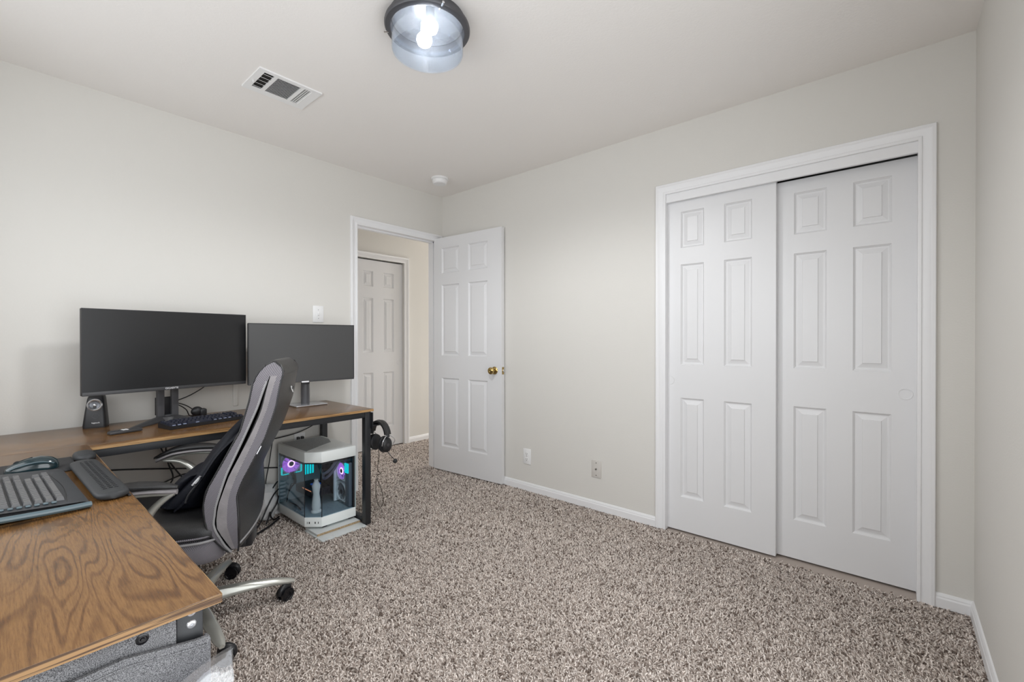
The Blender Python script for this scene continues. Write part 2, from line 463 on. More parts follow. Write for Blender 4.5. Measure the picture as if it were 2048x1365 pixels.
# back wall, opened for an unseen window added to light the room
wx0, wx1, wz0, wz1 = 0.4, 3.1, 0.90, 2.15
b = MB(); b.box(0, wx0, BY - TH, BY, 0, H); b.box(wx1, RW, BY - TH, BY, 0, H); b.box(wx0, wx1, BY - TH, BY, 0, wz0); b.box(wx0, wx1, BY - TH, BY, wz1, H)
struct(b.done('wall_back', WALL, smooth=False), 'greige wall with the added window')
wn = MB()
for (a, c, d, e) in ((wx0, wx0 + .04, wz0, wz1), (wx1 - .04, wx1, wz0, wz1), (wx0, wx1, wz0, wz0 + .04), (wx0, wx1, wz1 - .04, wz1), (1.73, 1.77, wz0, wz1)):
    wn.box(a, c, BY - .09, BY - .05, d, e)
wn = struct(wn.done('added_window_1', WHITEPL, smooth=False), 'white framed window added behind the desk for light')
MB().box(wx0 + .04, wx1 - .04, BY - .072, BY - .068, wz0 + .04, wz1 - .04).done('pane', WINGLASS, wn, smooth=False)
# closet interior
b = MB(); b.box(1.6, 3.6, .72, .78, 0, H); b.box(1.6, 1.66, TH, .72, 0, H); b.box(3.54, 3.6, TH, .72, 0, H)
struct(b.done('wall_closet', CLOSETSHADE, smooth=False), 'closet inside walls')
# hallway
HX = -1.0; HD0, HD1, HDZ = -0.92, 0.305, 2.0
b = MB(); b.box(HX - TH, HX, -1.65, HD0, 0, H); b.box(HX - TH, HX, HD1, 2.9, 0, H); b.box(HX - TH, HX, HD0, HD1, HDZ, H)
b.box(-1.75, -1.69, -1.65, 2.9, 0, H)
struct(b.done('wall_hallway', WALL, smooth=False), 'hallway wall seen through the doorway')
b = MB(); b.box(-1.75, -TH, -1.71, -1.65, 0, H); b.box(-1.75, -TH, 2.9, 2.96, 0, H)
struct(b.done('wall_hallway_ends', WALL, smooth=False), 'end walls of the hallway')

CAS = [(0.0, 0.0), (0.0, .010), (.006, .012), (.012, .012), (.0145, .007), (.021, .007), (.040, .013), (.046, .017), (.057, .017), (.060, .013), (.060, 0.0)]


def casing(name, o, ux, nz, u0, u1, zt, wall_label, scale=1.0):
    """colonial casing round an opening. o origin, ux along the wall, nz out of the wall"""
    o, ux, nz = Vector(o), Vector(ux), Vector(nz); up = Vector((0, 0, 1))
    rings = []
    for k in range(4):
        ring = []
        for d, t in CAS:
            d *= scale
            u, z = ((u0 - d, 0.0), (u0 - d, zt + d), (u1 + d, zt + d), (u1 + d, 0.0))[k]
            ring.append(o + ux * u + up * z + nz * t)
        rings.append(ring)
    return struct(MB().loft(rings).done(name, TRIM, ang=25), wall_label)


casing('trim_1', (0, 0, 0), (0, 1, 0), (1, 0, 0), DY0 + .003, DY1 - .003, 2.035, 'white casing of the hallway doorway', 0.95)
casing('trim_2', (0, 0, 0), (1, 0, 0), (0, -1, 0), CX0 + .004, CX1 - .004, 2.034, 'white casing of the closet')
casing('trim_3', (HX, 0, 0), (0, 1, 0), (1, 0, 0), HD0, HD1 - .002, 1.998, 'white casing of the hallway closet')
b = MB(); b.box(-TH, 0.0, DY0, DY0 + .003, 0, 2.035); b.box(-TH, 0.0, DY1 - .003, DY1, 0, 2.035); b.box(-TH, 0.0, DY0, DY1, 2.035, DZ)
b.box(-.075, -.040, DY0 + .003, DY0 + .013, 0, 2.035); b.box(-.075, -.040, DY1 - .013, DY1 - .003, 0, 2.035); b.box(-.075, -.040, DY0, DY1, 2.025, 2.035)
j = struct(b.done('trim_4', TRIM, smooth=False), 'white jamb and stop inside the hallway doorway')
MB().box(-.035, -.010, DY0 + .003, DY0 + .0045, .90, .96).done('strike_plate', BRASS, j, smooth=False)
b = MB(); b.box(CX0, CX0 + .004, 0, TH, 0, 2.034); b.box(CX1 - .004, CX1, 0, TH, 0, 2.034); b.box(CX0, CX1, 0, TH, 2.034, CZ)
b.box(CX0 + .004, CX1 - .004, .004, .022, 1.985, 2.034)
struct(b.done('trim_5', TRIM, smooth=False), 'white jamb and track fascia of the closet')
BP = [(0, 0), (.012, 0), (.012, .040), (.009, .046), (.009, .051), (.005, .060), (0, .062)]


def baseboard(name, p0, p1, nrm, lab):
    p0, p1, nrm = Vector(p0), Vector(p1), Vector(nrm)
    struct(MB().loft([[p + nrm * t + Vector((0, 0, z)) for t, z in BP] for p in (p0, p1)]).done(name, TRIM, ang=20), lab)


baseboard('baseboard_front', (0.0, 0, 0), (CX0 - .056, 0, 0), (0, -1, 0), 'white baseboard from the open door to the closet')
baseboard('baseboard_front_corner', (CX1 + .056, 0, 0), (RW, 0, 0), (0, -1, 0), 'short white baseboard right of the closet')
baseboard('baseboard_right', (RW, 0, 0), (RW, BY, 0), (-1, 0, 0), 'white baseboard on the side wall')
baseboard('baseboard_left', (0, BY, 0), (0, DY0 - .054, 0), (1, 0, 0), 'white baseboard under the desk')
baseboard('baseboard_back', (0, BY, 0), (RW, BY, 0), (0, 1, 0), 'white baseboard under the added window')
baseboard('baseboard_hallway', (HX, HD1 + .058, 0), (HX, 2.9, 0), (1, 0, 0), 'white baseboard in the hallway')

# ------------------------------------------------------------------ six-panel doors
PRING = [(0.0, 0.0), (.0015, .003), (.009, .0115), (.015, .0115), (.036, .0055), (.0375, .0015)]
pcache = {}


def panel_mesh(w, h):
    k = (round(w, 4), round(h, 4))
    if k not in pcache:
        bm = bmesh.new()
        rings = [[bm.verts.new(p) for p in ((i, d, i), (w - i, d, i), (w - i, d, h - i), (i, d, h - i))] for i, d in PRING]
        for a, c in zip(rings[:-1], rings[1:]):
            for q in range(4): bm.faces.new((a[q], a[(q + 1) % 4], c[(q + 1) % 4], c[q]))
        bm.faces.new(rings[-1])
        bmesh.ops.recalc_face_normals(bm, faces=bm.faces[:])
        for f in bm.faces:
            pass
        me = bpy.data.meshes.new('panel'); bm.to_mesh(me); bm.free()
        if me.polygons[-1].normal.y > 0: me.flip_normals()
        me.materials.append(DOORM); pcache[k] = me
    return pcache[k]


def door(name, label, mtx, w, z0, z1, t, cols, rows):
    """leaf in its own frame: x across, z up, visible face at y = 0 looking to -y"""
    us = sorted({0.0, w, *[c for p in cols for c in p]}); zs = sorted({z0, z1, *[c for p in rows for c in p]})
    b = MB()
    for u0, u1 in zip(us[:-1], us[1:]):
        for a, c in zip(zs[:-1], zs[1:]):
            if (u0, u1) in cols and (a, c) in rows: continue
            b.quad((u0, 0, a), (u1, 0, a), (u1, 0, c), (u0, 0, c))
    b.quad((0, t, z0), (0, t, z1), (w, t, z1), (w, t, z0))
    b.quad((0, 0, z0), (0, 0, z1), (0, t, z1), (0, t, z0)); b.quad((w, 0, z0), (w, t, z0), (w, t, z1), (w, 0, z1))
    b.quad((0, 0, z1), (w, 0, z1), (w, t, z1), (0, t, z1)); b.quad((0, 0, z0), (0, t, z0), (w, t, z0), (w, 0, z0))
    bmesh.ops.remove_doubles(b.bm, verts=b.bm.verts[:], dist=1e-5)
    o = b.done(name, DOORM, smooth=False); o.matrix_basis = mtx; struct(o, label)
    for u0, u1 in cols:
        for a, c in rows: link('panel', panel_mesh(u1 - u0, c - a), o, loc=(u0, 0, a))
    return o


def finger_pull(o, u, z):
    pr = [(.0, .003), (.020, .003), (.021, -.0012), (.026, -.002), (.0275, 0.0005)]
    MB().lathe(pr, 28, Matrix.Translation((u, 0, z)) @ Matrix.Rotation(R(-90), 4, 'X')).done('finger_pull', DOORM, o, world=False)


ROWS = [(.21, .806), (1.005, 1.606), (1.705, 1.922)]
d2 = door('door_2', 'closet sliding door on the left, in front', Matrix.Translation((2.052, .030, 0)), .588, .008, 2.0, .034, [(.089, .223), (.332, .474)], ROWS)
finger_pull(d2, .025, .909)
d3 = door('door_3', 'closet sliding door on the right, behind', Matrix.Translation((2.605, .070, 0)), .592, .008, 1.990, .034, [(.110, .251), (.356, .500)], ROWS)
finger_pull(d3, .549, .905)
b = MB().box(CX0, CX1, .022, .11, 2.026, 2.034).done('track', SILVERPL, None, smooth=False); struct(b, 'metal track above the closet doors'); b.name = 'trim_6'
ha = math.atan2(.054, .764)
d1 = door('door_1', 'open white six-panel hallway door', Matrix.Translation((0.004, -.101, 0)) @ Matrix.Rotation(ha, 4, 'Z'), .762, .010, 2.048, .035,
          [(.096, .303), (.408, .617)], [(.220, .820), (1.016, 1.634), (1.735, 1.956)])
KZ = .908
kn = MB().lathe([(.0, -.004), (.030, -.001), (.031, .004), (.026, .009), (.013, .012), (.011, .026), (.014, .030), (.024, .036), (.0285, .046), (.027, .056), (.019, .062), (.008, .063), (.006, .0615), (0, .061)], 32,
                Matrix.Translation((.693, 0, KZ)) @ Matrix.Rotation(R(90), 4, 'X')).done('door_knob', BRASS, d1, world=False, label='round antique brass knob')
MB().box(.762, .7635, .006, .029, KZ - .029, KZ + .029).done('latch_plate', BRASS, d1, world=False, smooth=False)
MB().box(.7635, .772, .011, .024, KZ - .010, KZ + .010, .002).done('latch_bolt', CHROME, d1, world=False)
for z in (.25, 1.05, 1.82):
    MB().cyl((-.006, .037, z - .045), (-.006, .037, z + .045), .006, n=12).done('hinge', BRASS, d1, world=False)
MB().lathe([(.0, -.004), (.030, -.001), (.031, .004), (.013, .012), (.011, .026), (.0285, .046), (.019, .062), (0, .063)], 24,
           Matrix.Translation((.693, .035, KZ)) @ Matrix.Rotation(R(-90), 4, 'X')).done('door_knob', BRASS, d1, world=False)
d4 = door('door_4', 'white hallway closet door through the doorway', basis((0, 1, 0), (-1, 0, 0), (0, 0, 1), (HX - .030, -.285, 0)), .588, .006, 1.985, .034, [(.105, .223), (.345, .475)], [(.22, .806), (1.02, 1.59), (1.71, 1.87)])
finger_pull(d4, .54, .905)
d5 = door('door_5', 'second hallway closet door behind the first', basis((0, 1, 0), (-1, 0, 0), (0, 0, 1), (HX - .072, -.86, 0)), .59, .006, 1.985, .034, [(.105, .223), (.345, .475)], [(.22, .806), (1.02, 1.59), (1.71, 1.87)])

# ------------------------------------------------------------------ carpet pile
def carpet():
    rs = np.random.RandomState(3)
    C2 = np.array([3.11, -2.66])
    pts = []
    for (x0, x1, y0, y1) in ((0.0, RW, BY, 0.0), (-1.0, 0.0, -1.2, 1.25)):
        step = 0.0082
        gx, gy = np.meshgrid(np.arange(x0, x1, step), np.arange(y0, y1, step))
        p = np.stack([gx.ravel(), gy.ravel()], 1); p += (rs.rand(*p.shape) - .5) * step * 1.1
        pts.append(p)
    p = np.concatenate(pts)
    dist = np.linalg.norm(p - C2, axis=1)
    keep = (dist < 2.6) | (rs.rand(len(p)) < 0.55)
    d = (p - C2) / dist[:, None]
    fw = np.array([-.65, .76]); ca = d @ fw
    keep &= (ca > 0.45) & ((dist > 0.9))
    keep &= ~((p[:, 0] < 0) & ((p[:, 1] < DY0 - .3)))
    keep &= ~((p[:, 0] > -.115) & (p[:, 0] < 0) & ((p[:, 1] < DY0) | (p[:, 1] > DY1)))
    p = p[keep]; dist = dist[keep]; n = len(p)
    big = np.where(dist < 2.6, 1.0, 1.3)
    fld = np.array([noise.noise(Vector((a * 2.3, c * 2.3, 0.0))) for a, c in p])
    fld2 = np.array([noise.noise(Vector((a * 1.1 + 9, c * 1.1, 5.0))) for a, c in p])
    ang = rs.rand(n) * 2 * PI
    tilt = 0.25 + rs.rand(n) * 0.75
    L = (0.0105 + 0.005 * rs.rand(n)) * (0.9 + 0.1 * big)
    lean = np.stack([np.cos(ang) + .6 * fld, np.sin(ang) + .6 * fld2], 1)
    r0 = 0.0026 * big * (0.8 + .5 * rs.rand(n)); r1 = r0 * 1.05; r2 = r0 * 0.55
    base = np.c_[p, np.full(n, -.006)]
    mid = np.c_[p + lean * (L * tilt * .35)[:, None], -.006 + L * .62]
    tip = np.c_[p + lean * (L * tilt)[:, None], -.006 + L * (1.0 - .35 * tilt)]
    V = np.zeros((n, 9, 3), np.float32)
    a0 = rs.rand(n) * 2 * PI
    for i, (c, r) in enumerate(((base, r0), (mid, r1), (tip, r2))):
        for k in range(3):
            a = a0 + k * 2 * PI / 3 + i * .5
            V[:, i * 3 + k, 0] = c[:, 0] + np.cos(a) * r; V[:, i * 3 + k, 1] = c[:, 1] + np.sin(a) * r; V[:, i * 3 + k, 2] = c[:, 2]
    q = []
    for i in (0, 3):
        for k in range(3):
            j = (k + 1) % 3
            q += [i + k, i + j, i + 3 + j, i + 3 + k]
    tri = [6, 7, 8]
    per = np.array(q + tri)
    loops = (per[None, :] + (np.arange(n) * 9)[:, None]).ravel().astype(np.int32)
    ls = np.array([0, 4, 8, 12, 16, 20, 24]); nl = 27
    starts = (ls[None, :] + (np.arange(n) * nl)[:, None]).ravel().astype(np.int32)
    me = bpy.data.meshes.new('carpet_pile')
    me.vertices.add(n * 9); me.vertices.foreach_set('co', V.reshape(-1))
    me.loops.add(len(loops)); me.loops.foreach_set('vertex_index', loops)
    me.polygons.add(len(starts)); me.polygons.foreach_set('loop_start', starts)
    me.update(calc_edges=True)
    pal = np.array([(.84, .76, .70), (.72, .64, .585), (.52, .445, .40), (.20, .155, .13)])
    idx = rs.choice(4, n, p=[.37, .29, .17, .17])
    col = pal[idx] * (0.85 + .3 * rs.rand(n))[:, None] * (1 + .12 * fld2)[:, None]
    col = np.clip(col, 0, 1)
    att = me.color_attributes.new('tuft', 'FLOAT_COLOR', 'POINT')
    c4 = np.ones((n, 9, 4), np.float32); c4[:, :, :3] = col[:, None, :]
    att.data.foreach_set('color', c4.reshape(-1))
    m, nn, l, pb = newmat('frieze_carpet_yarn')
    at = nn.new('ShaderNodeAttribute'); at.attribute_name = 'tuft'
    l.new(at.outputs['Color'], pb.inputs['Base Color'])
    pb.inputs['Roughness'].default_value = 0.95; pb.inputs['Specular IOR Level'].default_value = 0.1
    me.materials.append(m)
    o = link('carpet_pile', me); o['kind'] = 'stuff'; o['label'] = 'short beige and brown frieze carpet pile'
    tag(o, 'short beige and brown frieze carpet pile', 'carpet')
    return n


carpet()

# ------------------------------------------------------------------ ceiling light
LX, LY = 1.69, -1.52
t = thing('ceiling_light', 'round flush ceiling light with clear seeded glass drum and pewter ring', 'ceiling light', (LX, LY, H))
MB().lathe([(.0, 0), (.150, 0), (.152, -.010), (.158, -.014), (.160, -.024), (.167, -.028), (.1685, -.034), (.1685, -.040), (.165, -.046), (.157, -.049), (.146, -.049), (.143, -.045), (.143, -.012), (.0, -.010)], 64).done('base', BRONZE, t, world=False)
MB().lathe([(0, -.0105), (.140, -.0105), (.140, -.0125), (0, -.0125)], 48).done('reflector_pan', SILVERPL, t, world=False)
MB().lathe([(.139, -.040), (.140, -.075), (.1405, -.126), (.1385, -.132), (.134, -.134), (.0, -.1345), (.0, -.1315), (.132, -.131), (.136, -.128), (.1368, -.124), (.1365, -.075), (.136, -.040)], 64, cap=False).done('glass_shade', LAMPGLASS, t, world=False)
for i, (px, py) in enumerate(((.064, -.040), (-.014, -.006))):
    sk = MB().cyl((px, py, -.012), (px, py, -.050), .017, n=20).done('socket', WHITEPL, t, world=False)
    MB().lathe([(.013, -.048), (.018, -.053), (.029, -.066), (.031, -.080), (.026, -.094), (.014, -.103), (.0, -.105)], 24, Matrix.Translation((px, py, 0))).done('bulb', BULB, sk, world=False)
ld = bpy.data.lights.new('lamp_light', 'SPOT'); ld.energy = 47; ld.shadow_soft_size = 0.11; ld.spot_size = R(168); ld.spot_blend = 0.45; ld.color = (1.0, .995, .985)
lo = bpy.data.objects.new('lamp_light', ld); lo.location = (0, 0, -.15); COL.objects.link(lo); lo.parent = t
for k in range(3):
    a = R(100 + 120 * k)
    MB().cyl((math.cos(a) * .138, math.sin(a) * .138, -.044), (math.cos(a) * .176, math.sin(a) * .176, -.044), .005, n=10).done('thumbscrew', CHROME, t, world=False)

# ------------------------------------------------------------------ ceiling vent
t = thing('ceiling_vent', 'white rectangular metal air vent in the ceiling', 'vent', (.735, -1.69, H))
vx, vy = .118, .150
b = MB()
for (a, c, d, e) in ((-vx, vx, -vy, -vy + .030), (-vx, vx, vy - .045, vy), (-vx, -.078, -vy + .030, vy - .045), (.094, vx, -vy + .030, vy - .045), (-.078, .094, -.0755, -.058), (-.078, .094, .052, .068)):
    b.box(a, c, d, e, -.007, 0)
b.done('frame', WHITEPL, t, world=False, smooth=False)
MB().box(-.08, .096, -vy + .032, vy - .047, -.0015, -.0005).done('duct_shade_sheet', mat('vent_duct_shade', (.03, .028, .025), .8), t, world=False, smooth=False)  # flat dark sheet; the shade inside the duct is put into its colour
for k in range(5):
    x = -.072 + k * .034
    MB().box(-.012, .012, -.022, .022, -.0006, .0006, m=Matrix.Translation((x + .012, -.0975, -.006)) @ Matrix.Rotation(R(28), 4, 'Y')).done('louver', WHITEPL, t, world=False, smooth=False)
for k in range(15):
    x = -.073 + k * .0116
    MB().box(-.0042, .0042, -.055, .055, -.0005, .0005, m=Matrix.Translation((x, -.003, -.006)) @ Matrix.Rotation(R(35), 4, 'Y')).done('louver', WHITEPL, t, world=False, smooth=False)
for k in range(5):
    MB().box(-.078, .086, -.0052, .0052, -.0006, .0006, m=Matrix.Translation((.004, .070 + k * .0105, -.0055)) @ Matrix.Rotation(R(22), 4, 'X')).done('louver', WHITEPL, t, world=False, smooth=False)
MB().box(-.004, .004, -.002, .002, -.020, -.008).done('damper_lever', WHITEPL, t, world=False, smooth=False, loc=(-.01, -.135, 0))

# smoke detector
t = thing('smoke_detector', 'small round white smoke detector on the ceiling near the corner', 'smoke detector', (.364, -.337, H))
MB().lathe([(0, 0), (.068, 0), (.068, -.010), (.062, -.013), (0, -.013)], 40).done('mounting_plate', WHITEPL, t, world=False)
MB().lathe([(0, -.012), (.056, -.013), (.060, -.020), (.057, -.038), (.048, -.046), (.020, -.048), (0, -.048)], 40).done('cover', WHITEPL, t, world=False)

# light switch, outlets
def plate(name, label, cat, loc, mtx, w, h, m=WHITEPL):
    t = thing(name, label, cat, loc); t.matrix_basis = mtx
    MB().box(-w / 2, w / 2, -.006, 0, -h / 2, h / 2, .003).done('cover_plate', m, t, world=False)
    return t


SLOT = mat('slot_dark', (.03, .03, .03), .6)
t = plate('light_switch', 'white light switch plate on the wall above the monitors', 'light switch', (0, 0, 0), basis((0, 1, 0), (-1, 0, 0), (0, 0, 1), (0, -1.152, 1.338)), .078, .118)
MB().box(-.0055, .0055, -.014, -.005, -.010, .010, .002).done('toggle', WHITEPL, t, world=False)
for z in (.030, -.030): MB().cyl((0, -.0055, z), (0, -.0072, z), .003, n=10).done('screw', SILVERPL, t, world=False)
t = plate('wall_outlet', 'white duplex outlet low on the wall beside the open door', 'outlet', (0, 0, 0), Matrix.Translation((.986, 0, .261)), .074, .117)
for z in (.020, -.020):
    r = MB().box(-.015, .015, -.009, -.005, z - .014, z + .014, .003).done('receptacle', WHITEPL, t, world=False)
    bb = MB(); bb.box(-.007, -.005, -.0094, -.0085, z - .002, z + .007); bb.box(.005, .007, -.0094, -.0085, z - .002, z + .007); bb.cyl((0, -.0094, z - .008), (0, -.0085, z - .008), .0025, n=10)
    bb.done('slots', SLOT, r, world=False, smooth=False)
MB().cyl((0, -.0055, 0), (0, -.0075, 0), .003, n=10).done('screw', SILVERPL, t, world=False)
t = plate('coax_plate', 'beige blank plate with a coax jack low on the wall near the closet', 'wall plate', (0, 0, 0), Matrix.Translation((1.586, 0, .278)), .073, .117, mat('ivory_plastic', (.60, .575, .54), .4))
MB().cyl((0, -.005, 0), (0, -.013, 0), .0052, n=16).done('coax_jack', mat('dull_nickel', (.22, .21, .19), .35, .8), t, world=False)
for z in (.042, -.042): MB().cyl((0, -.0055, z), (0, -.0072, z), .0035, n=10).done('screw', mat('dull_screw', (.18, .17, .15), .4, .6), t, world=False)
o = MB().box(0, .010, -1.692, -1.666, .745, 1.15, .003).done('cable_cover', mat('painted_cable_cover', (.72, .71, .68), .5)); tag(o, 'slim white cable cover running down the wall behind the monitors', 'cable cover')
t = plate('desk_outlet', 'white outlet on the wall under the desk holding two black plugs', 'outlet', (0, 0, 0), basis((0, 1, 0), (-1, 0, 0), (0, 0, 1), (0, -1.285, .455)), .074, .117)
for k, y in enumerate((-1.300, -1.272)):
    o = MB().box(.006, .030, y - .008, y + .008, .440, .490, .003).done('power_plug', BLACKPL)
    tag(o, 'black power plug under the desk, the one nearer the ' + ('office chair' if k == 0 else 'desk leg'), 'plug', 'power plugs under the desk')

# ------------------------------------------------------------------ desk
DT, DB = .722, .707
desk = thing('corner_desk', 'L-shaped rustic brown wood desk with black steel frame', 'desk', (1.1, -2.4, 0))
MB().prism([(.022, -3.02), (.570, -3.02), (.570, -2.405), (.633, -2.405), (.633, -1.105), (.022, -1.105)], DB, DT, .0015).done('wall_tabletop', WOODY, desk, label='rustic brown tabletop along the wall')
MB().box(.5715, 2.232, -3.02, -2.405, DB, DT, .0015).done('near_tabletop', WOODX, desk, label='rustic brown tabletop nearest the camera')
e = .0012
MB().box(2.232, 2.232 + e, -3.02, -2.405, DB + .0004, DT - .0006).done('edge_band', EDGE, desk, smooth=False)
MB().box(.633, .633 + e, -2.4045, -1.105, DB + .0004, DT - .0006).done('edge_band', streaks('golden_edge', (.24, .13, .05), (.46, .27, .11), (20, 6, 260)), desk, smooth=False)
MB().box(.6345, 2.232, -2.405, -2.405 + e, DB + .0004, DT - .0006).done('edge_band', EDGE, desk, smooth=False)
for (x, y) in ((.604, -1.138), (.05, -1.138), (.604, -2.45), (.05, -2.98), (2.182, -2.443), (2.182, -2.98)):
    MB().box(x - .02, x + .02, y - .019, y + .019, 0.0, DB, .002).done('leg', BLACKSTEEL, desk)
for (a, c, d, f, g, h) in ((.587, .622, -2.43, -1.158, .671, .706), (.07, .584, -1.154, -1.122, .671, .706), (.07, .584, -1.154, -1.122, .008, .042), (.03, .06, -2.96, -1.158, .676, .706),
                           (.624, 2.162, -2.462, -2.427, .671, .706), (2.165, 2.2, -2.96, -2.463, .671, .706), (2.165, 2.2, -2.96, -2.463, .008, .042)):
    MB().box(a, c, d, f, g, h, .002).done('rail', BLACKSTEEL, desk)
for z in (.695, .674):
    bo = MB().lathe([(0, 0), (.0075, 0), (.0075, .001), (.006, .0025), (.003, .003), (.0025, .0015), (0, .0015)], 20, basis((0, 1, 0), (0, 0, 1), (1, 0, 0), (2.202, -2.4415, z))).done('bolt', SILVERPL, desk)

# fabric storage bag hanging on the near end of the desk
bag = thing('storage_bag', 'heather grey cloth storage bag hung on the near end of the desk', 'storage bag', (2.2, -2.7, .5))
def cloth(y0, y1, zt, zb, x, nx, ny=26, nz=12, amp=.004, t=.006, seed=0):
    f = []
    for side in (0, 1):
        g = []
        for i in range(ny + 1):
            y = y0 + (y1 - y0) * i / ny; top = zt(y) if callable(zt) else zt
            row = []
            for k in range(nz + 1):
                z = zb + (top - zb) * k / nz
                d = amp * noise.noise(Vector((y * 9 + seed, z * 9, seed)))
                row.append((x + d + nx * 0 + (t if side else 0) + .010 * math.sin(PI * min(1, k / nz)) * nx, y, z))
            g.append(row)
        f.append(g)
    return f
def cloth_obj(name, m, parent, *a, **k):
    f = cloth(*a, **k); b = MB(); F = []
    for g in f: F.append([[b.bm.verts.new(p) for p in r] for r in g])
    ny, nz = len(F[0]), len(F[0][0])
    for s, G in enumerate(F):
        for i in range(ny - 1):
            for q in range(nz - 1):
                b.bm.faces.new((G[i][q], G[i + 1][q], G[i + 1][q + 1], G[i][q + 1]))
    for i in range(ny - 1):
        for q in (0, nz - 1): b.bm.faces.new((F[0][i][q], F[0][i + 1][q], F[1][i + 1][q], F[1][i][q]))
    for q in range(nz - 1):
        for i in (0, ny - 1): b.bm.faces.new((F[0][i][q], F[0][i][q + 1], F[1][i][q + 1], F[1][i][q]))
    return b.done(name, m, parent, ang=60)
cloth_obj('back_panel', GREYCLOTH, bag, -2.464, -3.0, .702, .34, 2.203, 0, amp=.002)
zt = lambda y: .652 + .020 * min(1, max(0, (-2.43 - y) / .10)) - .012 * max(0, min(1, (-2.53 - y) / .3))
cloth_obj('front_pocket', GREYCLOTH, bag, -2.420, -3.0, zt, .32, 2.216, 1.0, amp=.005, seed=3)
MB().tube([(2.224, y, zt(y) - .012) for y in np.linspace(-2.424, -2.99, 12)], .0022, 6, 3).done('seam', GREYCLOTH, bag)
b = MB(); b.box(2.200, 2.222, -2.423, -2.418, .33, .648, .002); b.done('side_gusset', GREYCLOTH, bag)
MB().lathe([(0, 0), (.0085, 0), (.0085, .002), (.006, .003), (.005, .002), (.003, .002), (.002, .004), (0, .004)], 20, basis((0, 1, 0), (0, 0, 1), (1, 0, 0), (2.209, -2.508, .686))).done('snap_button', BLACKGLOSS, bag)
# clear plastic sleeve stuck in the pocket
b = MB(); g = []
NY, NZ = 34, 30
for side in (0, 1):
    G = []
    for i in range(NY + 1):
        u = i / NY; y = -2.398 - .235 * u
        zt_ = .638 - .020 * u - .045 * u * u
        row = []
        for k in range(NZ + 1):
            z = .36 + (zt_ - .36) * k / NZ
            fold = .006 * math.sin((z * 46 + u * 9)) + .008 * noise.noise(Vector((y * 16, z * 22, 1.0 + side * 2)))
            row.append(b.bm.verts.new((2.262 + .018 * u + fold + side * (.003 + .006 * math.sin(PI * u) * math.sin(PI * k / NZ)), y, z)))
        G.append(row)
    for i in range(NY):
        for k in range(NZ): b.bm.faces.new((G[i][k], G[i + 1][k], G[i + 1][k + 1], G[i][k + 1]))
o = b.done('plastic_sleeve', FILM, ang=180); tag(o, 'crinkled clear plastic sleeve tucked in front of the grey storage bag', 'plastic bag')

# ------------------------------------------------------------------ monitors
def monitor(name, label, L, Rr, zc, h, t, screen_mat, chin, logo=None):
    """L, Rr are the left and right ends seen from the front (x, y)"""
    L, Rr = Vector((*L, 0)), Vector((*Rr, 0)); w = (Rr - L).length
    ux = (Rr - L).normalized(); n = Vector((ux.y, -ux.x, 0)); c = (L + Rr) / 2; c.z = 0
    root = thing(name, label, 'monitor', (c.x, c.y, DT), 0)
    root.matrix_basis = basis(ux, -n, (0, 0, 1), (c.x, c.y, DT))
    z0, z1 = zc - h / 2 - DT, zc + h / 2 - DT
    MB().box(-w / 2, w / 2, 0.001, t, z0, z1, .004).done('housing', BLACKPL, root, world=False)
    MB().box(-w / 2 * .6, w / 2 * .6, t, t + .035, z0 + h * .12, z0 + h * .75, .012).done('rear_bulge', BLACKPL, root, world=False)
    MB().box(-w / 2 + .005, w / 2 - .005, -.0004, .004, z0 + chin, z1 - .005).done('screen', screen_mat, root, world=False, smooth=False)
    MB().box(-w / 2 + .001, w / 2 - .001, -.0022, .003, z0, z0 + chin, .001).done('chin_bezel', CHARCOAL, root, world=False)
    b = MB(); b.box(-w / 2, -w / 2 + .005, -.001, .003, z0 + chin, z1); b.box(w / 2 - .005, w / 2, -.001, .003, z0 + chin, z1); b.box(-w / 2, w / 2, -.001, .003, z1 - .005, z1)
    b.done('bezel', BLACKPL, root, world=False, smooth=False)
    return root, w, z0


m1, w1, z01 = monitor('large_monitor', 'large black widescreen monitor on a splayed stand beside the speaker', (.286, -2.395), (.189, -1.681), 1.100, .408, .028, SCREEN, .017)
text('brand_lettering', 'GIGABYTE', .0125, WHITEPRINT, m1, chain(m1) @ basis((1, 0, 0), (0, 0, 1), (0, -1, 0), (-.012, -.0026, z01 + .0085)))
# neck with a cable slot: two uprights and a back strip, and two splayed feet
cx, cy = .125, -2.045
b = MB()
MB_ = chain(m1).to_3x3(); ux = (MB_ @ Vector((1, 0, 0))); nn_ = (MB_ @ Vector((0, -1, 0)))
def at(base, a, d, z): v = Vector(base) + ux * a + nn_ * d; return (v.x, v.y, z)
Mst = basis(ux, -nn_, (0, 0, 1), (cx, cy, DT))
b.box(-.048, -.016, -.012, .012, .006, .34, .003, m=Mst); b.box(.016, .048, -.012, .012, .006, .34, .003, m=Mst)
b.box(-.016, .016, -.012, .012, .26, .34, m=Mst); b.box(-.016, .016, -.012, .012, .006, .03, m=Mst)
b.done('neck', STANDGREY, m1)
MB().box(-.050, .050, .0, .016, .03, .125, .003, m=basis(ux, -nn_, (0, 0, 1), (cx - .008, cy, DT))).done('neck_back_strip', BLACKPL, m1)
MB().box(-.04, .04, -.09, .01, .30, .38, .006, m=Mst).done('mount', BLACKPL, m1)
